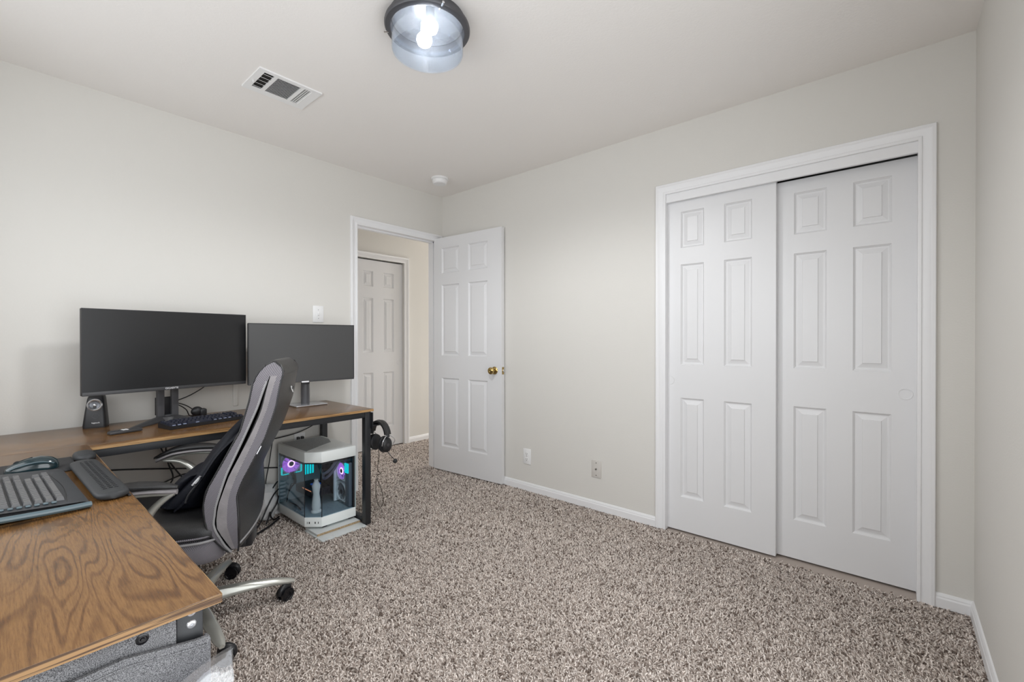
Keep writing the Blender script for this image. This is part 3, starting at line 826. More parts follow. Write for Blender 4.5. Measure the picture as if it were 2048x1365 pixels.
for s, tip in ((-1, (.315, -2.235)), (1, (.37, -1.90))):
    a = Vector((cx + .005, cy + s * .02, 0)); tpt = Vector((*tip, 0)); d = (tpt - a).normalized(); sd = Vector((-d.y, d.x, 0)); ln = (tpt - a).length
    rings = []
    for q, (w_, h_) in zip((0, .12, .5, .9, 1.0), ((.030, .026), (.030, .026), (.027, .018), (.017, .009), (.008, .006))):
        p = a + d * ln * q
        rings.append([p + sd * w_ + Vector((0, 0, DT + .0005)), p + sd * w_ + Vector((0, 0, DT + h_ * .35)), p + sd * w_ * .35 + Vector((0, 0, DT + h_)), p - sd * w_ * .35 + Vector((0, 0, DT + h_)), p - sd * w_ + Vector((0, 0, DT + h_ * .35)), p - sd * w_ + Vector((0, 0, DT + .0005))])
    MB().loft(rings).done('foot', CHARCOAL, m1, ang=20)
MB().cyl((cx, cy, DT + .0005), (cx, cy, DT + .022), .060, .048, n=32).done('stand_hub', CHARCOAL, m1)

m2, w2, z02 = monitor('second_monitor', 'dark grey widescreen monitor with a round stand near the doorway', (.233, -1.684), (.305, -1.049), 1.071, .368, .022, SCREEN2, .010)
MB().box(-.022, .022, -.003, -.0021, z02 - .002, z02 + .006).done('status_badge', WHITEPRINT, m2, world=False, smooth=False)
c2 = (.135, -1.305)
MB().lathe([(.026, .006), (.0275, .02), (.028, .10), (.027, .14), (.0, .14)], 32, Matrix.Translation((*c2, DT))).done('neck_sleeve', STANDGREY, m2)
MB().box(c2[0] - .012, c2[0] + .012, c2[1] - .026, c2[1] + .026, DT + .006, DT + .34, .006).done('neck', CHARCOAL, m2)
MB().box(c2[0], c2[0] + .12, c2[1] - .04, c2[1] + .04, DT + .29, DT + .37, .008).done('mount', BLACKPL, m2)
MB().box(.055, .225, -1.40, -1.195, DT + .0005, DT + .009, .003).done('stand_plate', SILVERPL, m2)

# ------------------------------------------------------------------ speaker
sp = thing('desktop_speaker', 'small black desktop speaker with a silver ringed cone', 'speaker', (.085, -2.325, DT), R(-16))
rings = []
for z, w_, d_, lean in ((.0, .044, .045, .0), (.01, .045, .046, .0), (.08, .0385, .041, -.010), (.14, .032, .036, -.020), (.153, .029, .032, -.024), (.160, .020, .022, -.027)):
    ring = []
    for k in range(20):
        a = 2 * PI * k / 20; c_, s_ = math.cos(a), math.sin(a); q = 0.28
        ring.append((lean + d_ * math.copysign(abs(c_) ** q, c_) * 1.0, w_ * math.copysign(abs(s_) ** q, s_), z))
    rings.append(ring)
MB().loft(rings).done('cabinet', BLACKPL, sp, world=False, ang=50)
tilt = basis((0, 1, 0), (-.14, 0, .99), (.99, 0, .14), (.0245, 0, .112))
MB().lathe([(.0285, -.004), (.0295, .003), (.026, .006), (.021, .003), (.020, -.002)], 36, tilt, cap=False).done('cone_ring', SILVERPL, sp, world=False)
MB().lathe([(.020, .001), (.017, .000), (.008, -.001), (0, -.001)], 32, tilt, cap=False).done('cone', mat('grey_cone', (.16, .165, .18), .3, .4), sp, world=False)
MB().ball((0, 0, 0), (.008, .008, .005), m=tilt).done('dust_cap', SILVERPL, sp, world=False)
MB().lathe([(.020, .003), (.0215, .0015), (.020, 0)], 32, tilt, cap=False).done('surround', BLACKPL, sp, world=False)
MB().lathe([(.013, -.002), (.0135, .002), (.011, .002), (.010, -.002), (0, -.003)], 28, basis((0, 1, 0), (-.14, 0, .99), (.99, 0, .14), (.0345, .004, .058)), cap=False).done('bass_port', BLACKGLOSS, sp, world=False)
text('brand_lettering', 'logitech', .0095, WHITEPRINT, sp, chain(sp) @ basis((0, 1, 0), (-.14, 0, .99), (.99, 0, .14), (.0432, .006, .026)))

# remote control
rm = thing('remote_control', 'small black remote control lying on the desk', 'remote', (.383, -2.258, DT), R(103))
MB().box(-.062, .062, -.019, .019, .0005, .015, .005).done('body', CHARCOAL, rm, world=False)
for i in range(8):
    for k in range(3):
        hi = 1 if i in (3, 4) else 0
        MB().box(-.0045, .0045, -.0036, .0036, .0145, .0166, .001).done('button', WHITEPL if hi else mat_btn if 'mat_btn' in globals() else CHARCOAL, rm, world=False, loc=(-.046 + i * .0128, -.010 + k * .010, 0))

# ------------------------------------------------------------------ keyboards
def keyboard(root, rows, pitch, keymat, x0, y0, ztop, slope, kh, labels=None):
    """rows from the user side outwards: list of [(width units or -gap)]"""
    cache = {}
    for r, row in enumerate(rows):
        x = x0
        for wd in row:
            if wd < 0: x += -wd * pitch; continue
            if wd not in cache:
                w_ = wd * pitch - .0032; d_ = pitch - .0036
                b = MB(); a = .0016
                b.loft([[(0, 0, 0), (w_, 0, 0), (w_, d_, 0), (0, d_, 0)], [(a, a, kh * .8), (w_ - a, a, kh * .8), (w_ - a, d_ - a * .6, kh * .8), (a, d_ - a * .6, kh * .8)],
                        [(a * 1.6, a * 1.6, kh), (w_ - a * 1.6, a * 1.6, kh), (w_ - a * 1.6, d_ - a * 1.3, kh), (a * 1.6, d_ - a * 1.3, kh)]])
                k = b.done('key', keymat, root, world=False, ang=30, loc=(x, y0 + r * pitch, ztop + slope * r * pitch)); cache[wd] = k.data
            else:
                link('key', cache[wd], root, loc=(x, y0 + r * pitch, ztop + slope * r * pitch))
            x += wd * pitch


MAIN = [[1.25, 1.25, 1.25, 6.25, 1.25, 1.25, 1.25, 1.25], [2.25] + [1] * 10 + [2.75], [1.75] + [1] * 11 + [2.25], [1.5] + [1] * 12 + [1.5], [1] * 13 + [2], [1, -1] + [1] * 4 + [-.5] + [1] * 4 + [-.5] + [1] * 4]
TAIL = [[-.35, 1, 1, 1], [-1.35, 1], [], [-.35, 1, 1, 1], [-.35, 1, 1, 1], [-.35, 1, 1, 1]]
# compact keyboard in front of the large monitor; local x along the keys, y away from the user
fd = Vector((.41 - .48, -1.765 + 2.11, 0)).normalized()
k1 = thing('compact_keyboard', 'black compact mechanical keyboard in front of the large monitor', 'keyboard', (.478, -2.108, DT))
k1.matrix_basis = basis(fd, (-fd.y, fd.x, 0), (0, 0, 1), (.474, -2.106, DT))
MB().loft([[(0, y, .001), (.352, y, .001), (.352, y, z), (0, y, z)] for y, z in ((0, .016), (.122, .026))]).done('case', BLACKPL, k1, world=False, ang=20)
keyboard(k1, [m_ + t_ for m_, t_ in zip(MAIN, TAIL)], .0188, KEYNAVY, .006, .007, .015, .085, .011)
for i in range(3): MB().box(.012 + i * .0235, .026 + i * .0235, .0072, .0080, .0185, .0215).done('key_legend', LEGEND, k1, world=False, smooth=False)
MB().box(.115, .130, .0072, .0080, .0185, .0215).done('key_legend', LEGEND, k1, world=False, smooth=False)
for i in range(4): MB().box(.200 + i * .024, .214 + i * .024, .0072, .0078, .0185, .0210).done('key_legend', LEGEND, k1, world=False, smooth=False)
o = MB(); o.ball((.105, -1.905, DT + .028), (.022, .030, .0275), 12, 8); o.box(.09, .13, -1.895, -1.862, DT + .001, DT + .042, .008)
o = o.done('cable_clip', BLACKPL, ang=30); tag(o, 'small black lump of a gadget on the desk behind the compact keyboard', 'gadget')

# full-size worn grey keyboard nearest the camera: user side at +y, keys run along -x from the near end
k2 = thing('worn_keyboard', 'worn slate grey full-size keyboard nearest the camera', 'keyboard', (1.5, -2.5, DT))
k2.matrix_basis = basis((-1, -.035, 0), (.035, -1, 0), (0, 0, 1), (1.520, -2.492, DT))
# case: long tray with rounded user edge
prof = [(.0, .002), (.004, .012), (.016, .017), (.052, .021), (.205, .031), (.214, .026), (.215, .002)]
rings = []
for x, sc, dz in ((0.0, .96, -.004), (.006, 1.0, 0), (.030, 1, 0), (.44, 1, 0), (.470, 1, 0), (.478, .97, -.003)):
    rings.append([(x + (.012 * (1 - sc) / .04 if x < .1 else 0) + (.010 * math.sin(PI * min(1, y / .215)) if x < .02 else 0) * -1, y, max(.002, z + dz)) for y, z in prof])
MB().loft(rings).done('case', KBGREY, k2, world=False, ang=30)
MB().tube([(-.008, .003, .0095), (-.013, .05, .0115), (-.0155, .11, .0145), (-.015, .17, .018), (-.008, .212, .022)], .0085, 10, 6, sq=.9).done('side_trim', BLUEGREYPL, k2, world=False, label='glossy blue grey edge strip')
MAIN2 = [[1.25, 1.25, 1.25, 6.25, 1.25, 1.25, 1.25, 1.25], [2.25] + [1] * 10 + [2.75], [1.75] + [1] * 11 + [2.25], [1.5] + [1] * 12 + [1.5], [1] * 13 + [2], [1] + [1] * 14]
keyboard(k2, [m_ + t_ for m_, t_ in zip(MAIN2, TAIL)], .0192, KEYGREY, .045, .046, .0200, .062, .0095)
KB_MEDIA = BLUEGREYPL
for i in range(9): MB().box(0, .013, 0, .010, 0, .004, .002).done('media_key', KB_MEDIA, k2, world=False, loc=(.022, .062 + i * .0148, .0225 + i * .0009))
b = MB().tube([(.026, .044, .0195), (.20, .032, .0195), (.42, .044, .0195)], .0010, 6, 8).done('groove', BLACKPL, k2, world=False)

# gel wrist rest, mouse pad with its own rest, mouse
wr = thing('wrist_rest', 'long charcoal perforated wrist rest along the desk edge', 'wrist rest', (1.24, -2.452, DT), R(1.5))
rings = []
for x, s_ in ((-.262, .3), (-.256, .72), (-.244, .93), (-.22, 1), (0, 1), (.22, 1), (.244, .93), (.256, .72), (.262, .3)):
    rings.append([(x, .037 * s_ * math.copysign(abs(math.cos(a)) ** .7, math.cos(a)), .0008 + .011 * (1 + math.copysign(abs(math.sin(a)) ** .75, math.sin(a)) * (s_ * .5 + .5))) for a in [2 * PI * k / 20 for k in range(20)]])
MB().loft(rings).done('cushion', GELGREY, wr, world=False, ang=60)
hole = MB().box(-.0042, .0042, -.0016, .0016, .0, .0006).done('hole', BLACKGLOSS, wr, world=False, smooth=False, loc=(-.2, -.012, .0236))
for i in range(22):
    for k in range(3):
        if i == 0 and k == 0: continue
        link('hole', hole.data, wr, loc=(-.2 + i * .0195, -.012 + k * .012, .0236 - (.0008 if k != 1 else 0)), rot=(0, 0, R(70)))
MB().box(-.255, .255, .030, .0365, .001, .004, .001).done('base_lip', RUBBER, wr, world=False)
mp = tag(MB().box(.800, 1.035, -2.760, -2.472, DT + .0003, DT + .004, .0015).done('mouse_pad', RUBBER), 'thin black mouse pad beside the worn keyboard', 'mouse pad')
rings = []
for z, s_ in ((.0005, .90), (.004, 1.0), (.012, 1.0), (.019, .90), (.0235, .66), (.0255, .3)):
    rings.append([(.852 + .062 * s_ * math.copysign(abs(math.cos(a)) ** .8, math.cos(a)), -2.442 + .031 * s_ * math.copysign(abs(math.sin(a)) ** .8, math.sin(a)), DT + z) for a in [2 * PI * k / 28 for k in range(28)]])
tag(MB().loft(rings).done('mouse_wrist_cushion', GELGREY, ang=60), 'small oval charcoal cushion at the end of the perforated wrist rest', 'wrist rest')
ms = thing('computer_mouse', 'glossy dark teal computer mouse on the mouse pad', 'mouse', (.945, -2.575, DT + .004), R(-95))
rings = []
for x, w_, h_ in ((-.062, .010, .012), (-.058, .022, .026), (-.045, .030, .036), (-.02, .033, .043), (.01, .031, .040), (.04, .029, .029), (.056, .025, .019), (.063, .014, .010)):
    rings.append([(x, w_ * math.cos(a) * (1.05 if math.sin(a) < 0 else 1), .0012 if math.sin(a) < -.05 else .0012 + h_ * max(0, math.sin(a)) ** .8) for a in [2 * PI * k / 24 for k in range(24)]])
MB().loft(rings).done('shell', TEALGLOSS, ms, world=False, ang=60)
MB().cyl((.034, -.004, .026), (.034, .004, .026), .010, n=20).done('scroll_wheel', RUBBER, ms, world=False)
MB().tube([(.060, 0.001, .018), (.03, .001, .0345), (0, .001, .0435)], .0012, 6, 6).done('button_split', BLACKPL, ms, world=False)
MB().tube([(-.050, .029, .020), (-.02, .034, .030), (.02, .033, .026), (.05, .027, .014)],   .0022, 8, 6).done('side_trim', BLUEGREYPL, ms, world=False)

# ------------------------------------------------------------------ office chair
TH_ = R(-120)
ch = thing('office_chair', 'black leather and grey mesh high-back office chair with silver base', 'chair', (.94, -2.13, 0), TH_)
zF = [.34, .367, .42, .477, .55, .606, .693, .819, .93, 1.005, 1.052, 1.07]
uF = [-.200, -.168, -.135, -.110, -.102, -.113, -.158, -.222, -.252, -.264, -.289, -.318]
zG = [.34, .376, .474, .547, .655, .799, .9, 1.019, 1.07]
uG = [-.205, -.176, -.138, -.146, -.178, -.240, -.281, -.318, -.332]
zR = [.34, .376, .463, .581, .63, .785, .899, .983, 1.042, 1.07]
uR = [-.207, -.214, -.219, -.213, -.231, -.306, -.343, -.357, -.368, -.346]
fF = lambda z: float(np.interp(z, zF, uF)); fG = lambda z: float(np.interp(z, zG, uG)); fR = lambda z: float(np.interp(z, zR, uR))
BWID = .243
def wid(z): return BWID - .05 * max(0, (z - .95) / .12) ** 2 - .03 * max(0, (.45 - z) / .1)
def slab(zs, fa, fb, wfun, bulge_a, bulge_b, n=14):
    rings = []
    for z in zs:
        w = wfun(z); ring = []
        for i in range(n + 1):
            v = -w + 2 * w * i / n; e_ = 1 - (v / w) ** 2
            ring.append((fa(z) + bulge_a * e_, v, z))
        for i in range(n + 1):
            v = w - 2 * w * i / n; e_ = 1 - (v / w) ** 2
            ring.append((fb(z) - bulge_b * e_, v, z))
        rings.append(ring)
    return rings
ZS = list(np.linspace(.372, 1.02, 22)); gq = lambda z: min(1.0, max(0.04, (1.02 - z) / .16))
MB().loft(slab(ZS, fF, lambda z: fG(z) + .006 * gq(z), lambda z: wid(z) - .004, .022, 0)).done('front_cushion', LEATHER, ch, world=False, ang=50)
MB().loft(slab(ZS, lambda z: fG(z) - .010 * gq(z), fR, lambda z: wid(z) - .004, 0, .016)).done('back_shell', LEATHER, ch, world=False, ang=50)
MB().loft(slab([1.018, 1.035, 1.052, 1.064, 1.071, 1.074], lambda z: fF(min(z, 1.055)) - max(0, z - 1.055) * 1.6, lambda z: fR(min(z, 1.045)) + max(0, z - 1.045) * 1.1, wid, .018, .014)).done('headrest_cap', LEATHER, ch, world=False, ang=50)
b = MB(); b.box(-.20, -.15, -.20, .20, .355, .43, .01); b.done('back_spine', BLACKPL, ch, world=False)
def side_strip(name, m, zs, fa, fb, v0, v1, **k):
    rings = [[(fa(z), v0(z), z), (fa(z), v1(z), z), (fb(z), v1(z), z), (fb(z), v0(z), z)] for z in zs]
    MB().loft(rings).done(name, m, ch, world=False, ang=40, **k)
for s in (1, -1):
    v0 = lambda z, s=s: s * (wid(z) - .006); v1 = lambda z, s=s: s * (wid(z) + .005)
    side_strip('mesh_side_panel', MESHGREY, ZS, lambda z: fF(z) - .003, lambda z: fG(z) + .006 * gq(z), v0, v1, label='grey mesh side panel')
    fM = lambda z: fG(z) * .58 + fR(z) * .42 - .010 * .5
    side_strip('suede_strip', SUEDE, ZS, lambda z: fG(z) - .010 * gq(z) - .006 * math.sin(z * 9), fM, v0, v1, label='grey suede strip')
    side_strip('mesh_side_panel', MESHGREY, ZS, fM, lambda z: fR(z) + .004, v0, v1, label='grey mesh side panel')
    side_strip('mesh_side_panel', MESHGREY, [1.018, 1.03, 1.042, 1.052, 1.060, 1.066, 1.069], lambda z: fF(min(z, 1.055)) - max(0, z - 1.055) * 1.8 - .004, lambda z: fR(min(z, 1.045)) + max(0, z - 1.045) * 1.3 + .006, v0, v1, label='grey mesh side panel')
    zz = list(np.linspace(.36, 1.06, 24))
    MB().tube([(fG(z) + .004, s * (wid(z) + .004), z) for z in zz if z < 1.02], .0042, 8, 2).done('piping', PIPING, ch, world=False)
    MB().tube([(fF(z), s * (wid(z) + .003), z) for z in zz], .0036, 8, 2).done('piping', LEATHER, ch, world=False)
    MB().tube([(fR(z) + .003, s * (wid(z) + .003), z) for z in zz], .0036, 8, 2).done('piping', LEATHER, ch, world=False)
MB().tube([(fR(.40) - .016 * (1 - (v / .22) ** 2) - .002, v, .395 + .10 * (v / .24) ** 2 * 0) for v in np.linspace(-.23, .23, 11)], .0035, 8, 3).done('piping', PIPING, ch, world=False)
MB().tube([(fR(1.015) - .014 * (1 - (v / .24) ** 2) - .001, v, 1.02) for v in np.linspace(-.235, .235, 11)], .0030, 8, 3).done('seam', LEATHER, ch, world=False)
# round tag high on the back
tg = MB().lathe([(0, 0), (.016, 0), (.016, .0015), (.0, .002)], 28, basis((0, 1, 0), (.25, 0, .97), (-.97, 0, .25), (fR(.948) - .0195, .04, .948))).done('round_tag', mat('pale_tag', (.62, .62, .62), .4), ch, world=False, label='round pale tag')
MB().tube([(fR(.955) - .0218, .034, .957), (fR(.95) - .0218, .044, .950), (fR(.943) - .0218, .036, .943), (fR(.938) - .0218, .045, .938)], .0018, 6, 4).done('tag_emblem', BLACKPL, tg, world=False)
MB().box(-.001, .002, -.0015, .0015, -.016, .016, m=Matrix.Translation((fR(.742) + .001, .250, .742)) @ Matrix.Rotation(R(-27), 4, 'Y')).done('care_label', WHITEPRINT, ch, world=False, smooth=False, label='small white care label')
# seat: grey mesh lower cushion and black leather top
def rrect(x0, x1, y, r, z, n=6):
    pts = []
    for (cx_, cy_, a0) in ((x1 - r, y - r, 0), (x0 + r, y - r, 90), (x0 + r, -y + r, 180), (x1 - r, -y + r, 270)):
        for k in range(n + 1):
            a = R(a0 + 90 * k / n); pts.append((cx_ + r * math.cos(a), cy_ + r * math.sin(a), z))
    return pts
MB().loft([rrect(-.150 - d_ * 0, .31 + d_, .245 + d_, .07, z) for z, d_ in ((.330, -.02), (.338, .0), (.36, .012), (.40, .014), (.420, .004), (.426, -.01))]).done('lower_cushion', MESHGREY, ch, world=False, ang=50, label='grey mesh lower seat cushion')
MB().loft([rrect(-.165, .30 + d_, .25 + d_, .08, z) for z, d_ in ((.424, -.02), (.432, .006), (.455, .012), (.474, .0), (.486, -.03), (.490, -.08))]).done('seat', LEATHER, ch, world=False, ang=50)
rr_ = rrect(-.155, .325, .262, .075, .423); MB().tube([rr_[i] for i in range(0, len(rr_))] + [rr_[0]], .0045, 8, 2, smooth=False).done('piping', PIPING, ch, world=False)
rr_ = rrect(-.150, .320, .262, .075, .440); MB().tube([rr_[i] for i in range(0, len(rr_))] + [rr_[0]], .0035, 8, 2, smooth=False).done('piping', MESHGREY, ch, world=False)
b = MB(); b.box(-.12, .12, -.10, .10, .285, .332, .012); b.box(-.21, -.05, -.05, .05, .30, .335, .008); b.box(-.222, -.190, -.05, .05, .30, .48, .01)
b.done('tilt_mechanism', BLACKPL, ch, world=False)
MB().cyl((0, 0, .12), (0, 0, .30), .024, n=24).done('gas_column', BLACKPL, ch, world=False)
MB().tube([(.05, .08, .315), (.05, .20, .312), (.05, .25, .318)], .005, 8).done('tilt_lever', BLACKPL, ch, world=False)
# arms
for s in (1, -1):
    v = .302 * s
    top = lambda u: .672 - 1.05 * (u - .07) ** 2 - (.20 * max(0, u - .16)) * .8
    us = np.linspace(-.045, .235, 13); rings = []
    for i, u in enumerate(us):
        q = i / 12; e_ = math.sin(PI * min(1, max(0.0, q))) ** .35 if 0 < q < 1 else .25
        wv = (.030 + .012 * q) * max(.3, e_); hh = .014 * max(.35, e_); zc = top(u) - .012
        rings.append([(u, v + wv * math.copysign(abs(math.cos(a)) ** .8, math.cos(a)), zc + hh * math.sin(a)) for a in [2 * PI * k / 16 for k in range(16)]])
    ar = MB().loft(rings).done('arm_pad', LEATHER, ch, world=False, ang=50)
    rings = []
    for i, u in enumerate(np.linspace(-.042, .228, 13)):
        q = i / 12; e_ = max(.3, math.sin(PI * q) ** .35) if 0 < q < 1 else .3
        wv = (.032 + .012 * q) * e_; zc = top(u) - .028
        rings.append([(u, v + wv * math.cos(a), zc + .0095 * math.sin(a)) for a in [2 * PI * k / 14 for k in range(14)]])
    MB().loft(rings).done('arm_trim', SUEDE, ar, world=False, ang=50)
    b = MB()
    b.tube([(.205, v, top(.205) - .038), (.12, v, top(.12) - .041), (.05, v, top(.05) - .041), (-.035, v, top(-.035) - .036)], [.011, .012, .012, .010], 10, 6, sq=.7)
    b.tube([(.20, v, top(.2) - .042), (.135, v, .595), (.085, v, .555), (.062, v, .50), (.052, v, .43), (.050, v - s * .004, .372), (.04, v - s * .05, .335), (.03, v - s * .12, .325)], [.012, .018, .026, .027, .023, .021, .019, .016], 12, 6, sq=.62)
    b.tube([(.060, v, .515), (.035, v, .565), (.005, v, .600), (-.035, v, .628)], [.022, .022, .018, .011], 12, 6, sq=.6)
    b.done('arm_frame', SILVER, ch, world=False, ang=60)
    MB().cyl((.052, v + s * .012, .415), (.052, v + s * .020, .415), .010, n=16).done('arm_bolt', CHROME, ch, world=False)
# five-star base with casters
A0 = 71 - math.degrees(TH_)
MB().lathe([(.0, .065), (.046, .065), (.050, .075), (.046, .115), (.034, .128), (.0, .128)], 32).done('base_hub', SILVER, ch, world=False)
caster_meshes = None
for k in range(5):
    a = R(A0 + 72 * k); ca, sa = math.cos(a), math.sin(a)
    Mr = Matrix.Rotation(a, 4, 'Z')
    rings = []
    for x, w_, zt_, zb_ in ((.03, .030, .122, .072), (.10, .027, .120, .076), (.20, .024, .116, .082), (.29, .021, .104, .076), (.345, .018, .090, .068), (.372, .010, .080, .066)):
        rings.append([(x, w_, zb_ + .006), (x, w_, (zt_ + zb_) / 2), (x, w_ * .6, zt_ - .004), (x, w_ * .15, zt_), (x, -w_ * .15, zt_), (x, -w_ * .6, zt_ - .004), (x, -w_, (zt_ + zb_) / 2), (x, -w_, zb_ + .006), (x, -w_ * .7, zb_), (x, w_ * .7, zb_)])
    MB().loft(rings, m=Mr).done('base_leg', SILVER, ch, world=False, ang=35)
    cdir = a + R(35 + 50 * k)
    Mc = Matrix.Translation((.350 * ca, .350 * sa, 0)) @ Matrix.Rotation(cdir, 4, 'Z')
    b = MB(); b.cyl((0, 0, .045), (0, 0, .074), .0075, n=14); b.box(-.034, .010, -.007, .007, .028, .056, .005); b.tube([(-.046, 0, .030), (-.040, 0, .052), (-.018, 0, .060), (.004, 0, .052)], [.009, .013, .014, .010], 10, 4)
    b.bm.transform(Mc); cs = b.done('caster', BLACKPL, ch, world=False, ang=40)
    for s in (1, -1):
        b = MB(); pr = [(.0, 0.0), (.012, .0), (.013, .003), (.022, .003), (.0245, .006), (.0285, .006), (.0285, -.006), (.022, -.007), (0, -.007)]
        b.lathe(pr, 28, Mc @ Matrix.Translation((-.020, s * .016, .0285)) @ Matrix.Rotation(R(-90 * s), 4, 'X'))
        b.done('wheel', BLACKGLOSS, cs, world=False, ang=40)

# ------------------------------------------------------------------ backpack slumped on the seat
bp = thing('backpack', 'dark navy backpack slumped against the back of the office chair', 'backpack', (.94, -2.13, .49), TH_)
rings = []
for z, u0, u1, w, vc in ((.002, -.09, .05, .13, -.05), (.02, -.10, .075, .155, -.05), (.08, -.10, .010, .155, -.05), (.15, -.125, -.050, .150, -.06), (.22, -.175, -.098, .140, -.06), (.28, -.200, -.135, .125, -.07), (.315, -.210, -.165, .10, -.07), (.332, -.208, -.180, .07, -.07)):
    ring = []
    for k in range(28):
        a = 2 * PI * k / 28; c_, s_ = math.cos(a), math.sin(a)
        u = (u0 + u1) / 2 + .02 + (u1 - u0) / 2 * math.copysign(abs(c_) ** .7, c_); v = vc + w * math.copysign(abs(s_) ** .7, s_)
        d_ = .012 * noise.noise(Vector((u * 11, v * 11, z * 11)))
        ring.append((u + d_, v + d_, z))
    rings.append(ring)
MB().loft(rings).done('body', NAVY, bp, world=False, ang=60)
MB().loft([[(u_ + .03 * math.cos(a), -.03 + .12 * math.copysign(abs(math.sin(a)) ** .6, math.sin(a)), z) for a in [2 * PI * k / 20 for k in range(20)]] for z, u_ in ((.02, .070), (.06, .055), (.11, .012), (.135, -.020))]).done('front_pocket', NAVY, bp, world=False, ang=60)
for v_, pts in ((.10, [(-.195, .05, .30), (-.115, .09, .22), (-.060, .10, .13), (-.01, .11, .05), (.03, .10, .012)]), (.0, [(-.185, -.06, .325), (-.105, .00, .24), (-.045, .05, .15), (.015, .07, .08), (.06, .06, .015)])):
    MB().tube([Vector(p) for p in pts], .014, 8, 6, sq=.30).done('strap', NAVY, bp, world=False)
b = MB(); bm_ = basis((.6, .3, -.75), (0, 1, .3), (.8, -.3, .5), (-.046, .112, .120)); b.box(-.020, .020, -.012, -.007, -.003, .003, m=bm_); b.box(-.020, .020, .007, .012, -.003, .003, m=bm_); b.box(-.020, -.013, -.012, .012, -.003, .003, m=bm_); b.box(.012, .018, -.012, .012, -.003, .003, m=bm_)
b.done('buckle', mat('pale_buckle', (.50, .50, .51), .35), bp, world=False, label='pale grey plastic buckle')
MB().tube([(-.045, .115, .105), (-.02, .12, .07), (-.01, .12, .04)], .004, 6, 4).done('zip_pull', CHARCOAL, bp, world=False)

# ------------------------------------------------------------------ computer case and what stands inside
pc = thing('computer_case', 'white panoramic glass computer case with purple and teal lights', 'computer', (.29, -1.295, .022))
X0, X1, Y0, Y1 = .062, .515, -1.437, -1.145
FP = [(X0, Y0), (.440, Y0), (X1, -1.368), (X1, Y1), (X0, Y1)]
Zb0, Zb1, Zt0, Zt1 = .034, .092, .418, .482
MB().prism(FP, Zb0, Zb1, .003).done('bottom_shroud', PCWHITE, pc)
MB().prism(FP, Zt0, Zt1, .003).done('top_shroud', PCWHITE, pc)
MB().prism([(.085, -1.42), (.43, -1.42), (.30, -1.20), (.20, -1.165), (.085, -1.165)], Zt1 - .001, Zt1 + .002).done('top_vent', PCMESH, pc, smooth=False, label='grey perforated top vent')
MB().box(X0, X0 + .012, Y0 + .004, Y1, Zb1, Zt0).done('rear_wall', PCINNER, pc, smooth=False)
MB().box(X0, X0 + .008, Y0, Y0 + .006, Zb0, Zt0).done('rear_post', PCWHITE, pc, smooth=False)
MB().box(X0, X1, Y1 - .008, Y1, Zb1, Zt0).done('side_wall', PCINNER, pc, smooth=False)
MB().box(X1 - .03, X1 - .001, Y1 - .020, Y1 - .001, Zb1, Zt0, .002).done('front_post', BLACKPL, pc, smooth=False)
b = MB(); b.prism([(X0 + .01, Y0 + .004), (.438, Y0 + .004), (X1 - .004, -1.366), (X1 - .004, Y1 - .004), (X0 + .01, Y1 - .004)], Zt0 - .008, Zt0 - .001); b.done('glass_seat', BLACKPL, pc, smooth=False)
g = .003
MB().box(X0 + .008, .438, Y0, Y0 + g, Zb1, Zt0).done('glass_panel', PCGLASS, pc, smooth=False, label='long side glass panel')
MB().box(X1 - g, X1, -1.366, Y1 - .02, Zb1, Zt0).done('glass_panel', PCGLASS, pc, smooth=False, label='front glass panel')
MB().prism([(.4405, Y0), (X1, -1.3675), (X1 - .002, -1.3655), (.4385, Y0 + .003)], Zb1, Zt0).done('glass_panel', PCGLASS, pc, smooth=False, label='angled corner glass panel')
for (x, y) in ((.4395, Y0 + .0015), (X1 - .0015, -1.3665)):
    MB().cyl((x, y, Zb1), (x, y, Zt0), .0022, n=8).done('glass_joint', BLACKPL, pc)
b = MB(); b.prism([(X0 + .01, Y0 + .0035), (.437, Y0 + .0035), (.437, Y0 + .0045), (X0 + .01, Y0 + .0045)], Zt0 - .014, Zt0); b.box(X1 - .0045, X1 - .0035, -1.365, Y1 - .02, Zt0 - .012, Zt0)
b.done('glass_border', BLACKPL, pc, smooth=False)
for i, (f_, w_) in enumerate(((.16, .004), (.28, .009), (.62, .009), (.80, .006))):
    p = Vector((.440, Y0, 0)).lerp(Vector((X1, -1.368, 0)), f_)
    MB().box(-w_ / 2 * .6, w_ / 2 * .6, -.0008, .0005, -.006, .006, m=basis((.735, .677, 0), (-.677, .735, 0), (0, 0, 1), (p.x, p.y, .060))).done('front_port', BLACKPL, pc, smooth=False)
for (x, y) in ((.09, -1.40), (.09, -1.17), (.48, -1.34), (.48, -1.17)): MB().box(x - .02, x + .02, y - .015, y + .015, .022, Zb0 + .002, .003).done('foot', BLACKPL, pc)
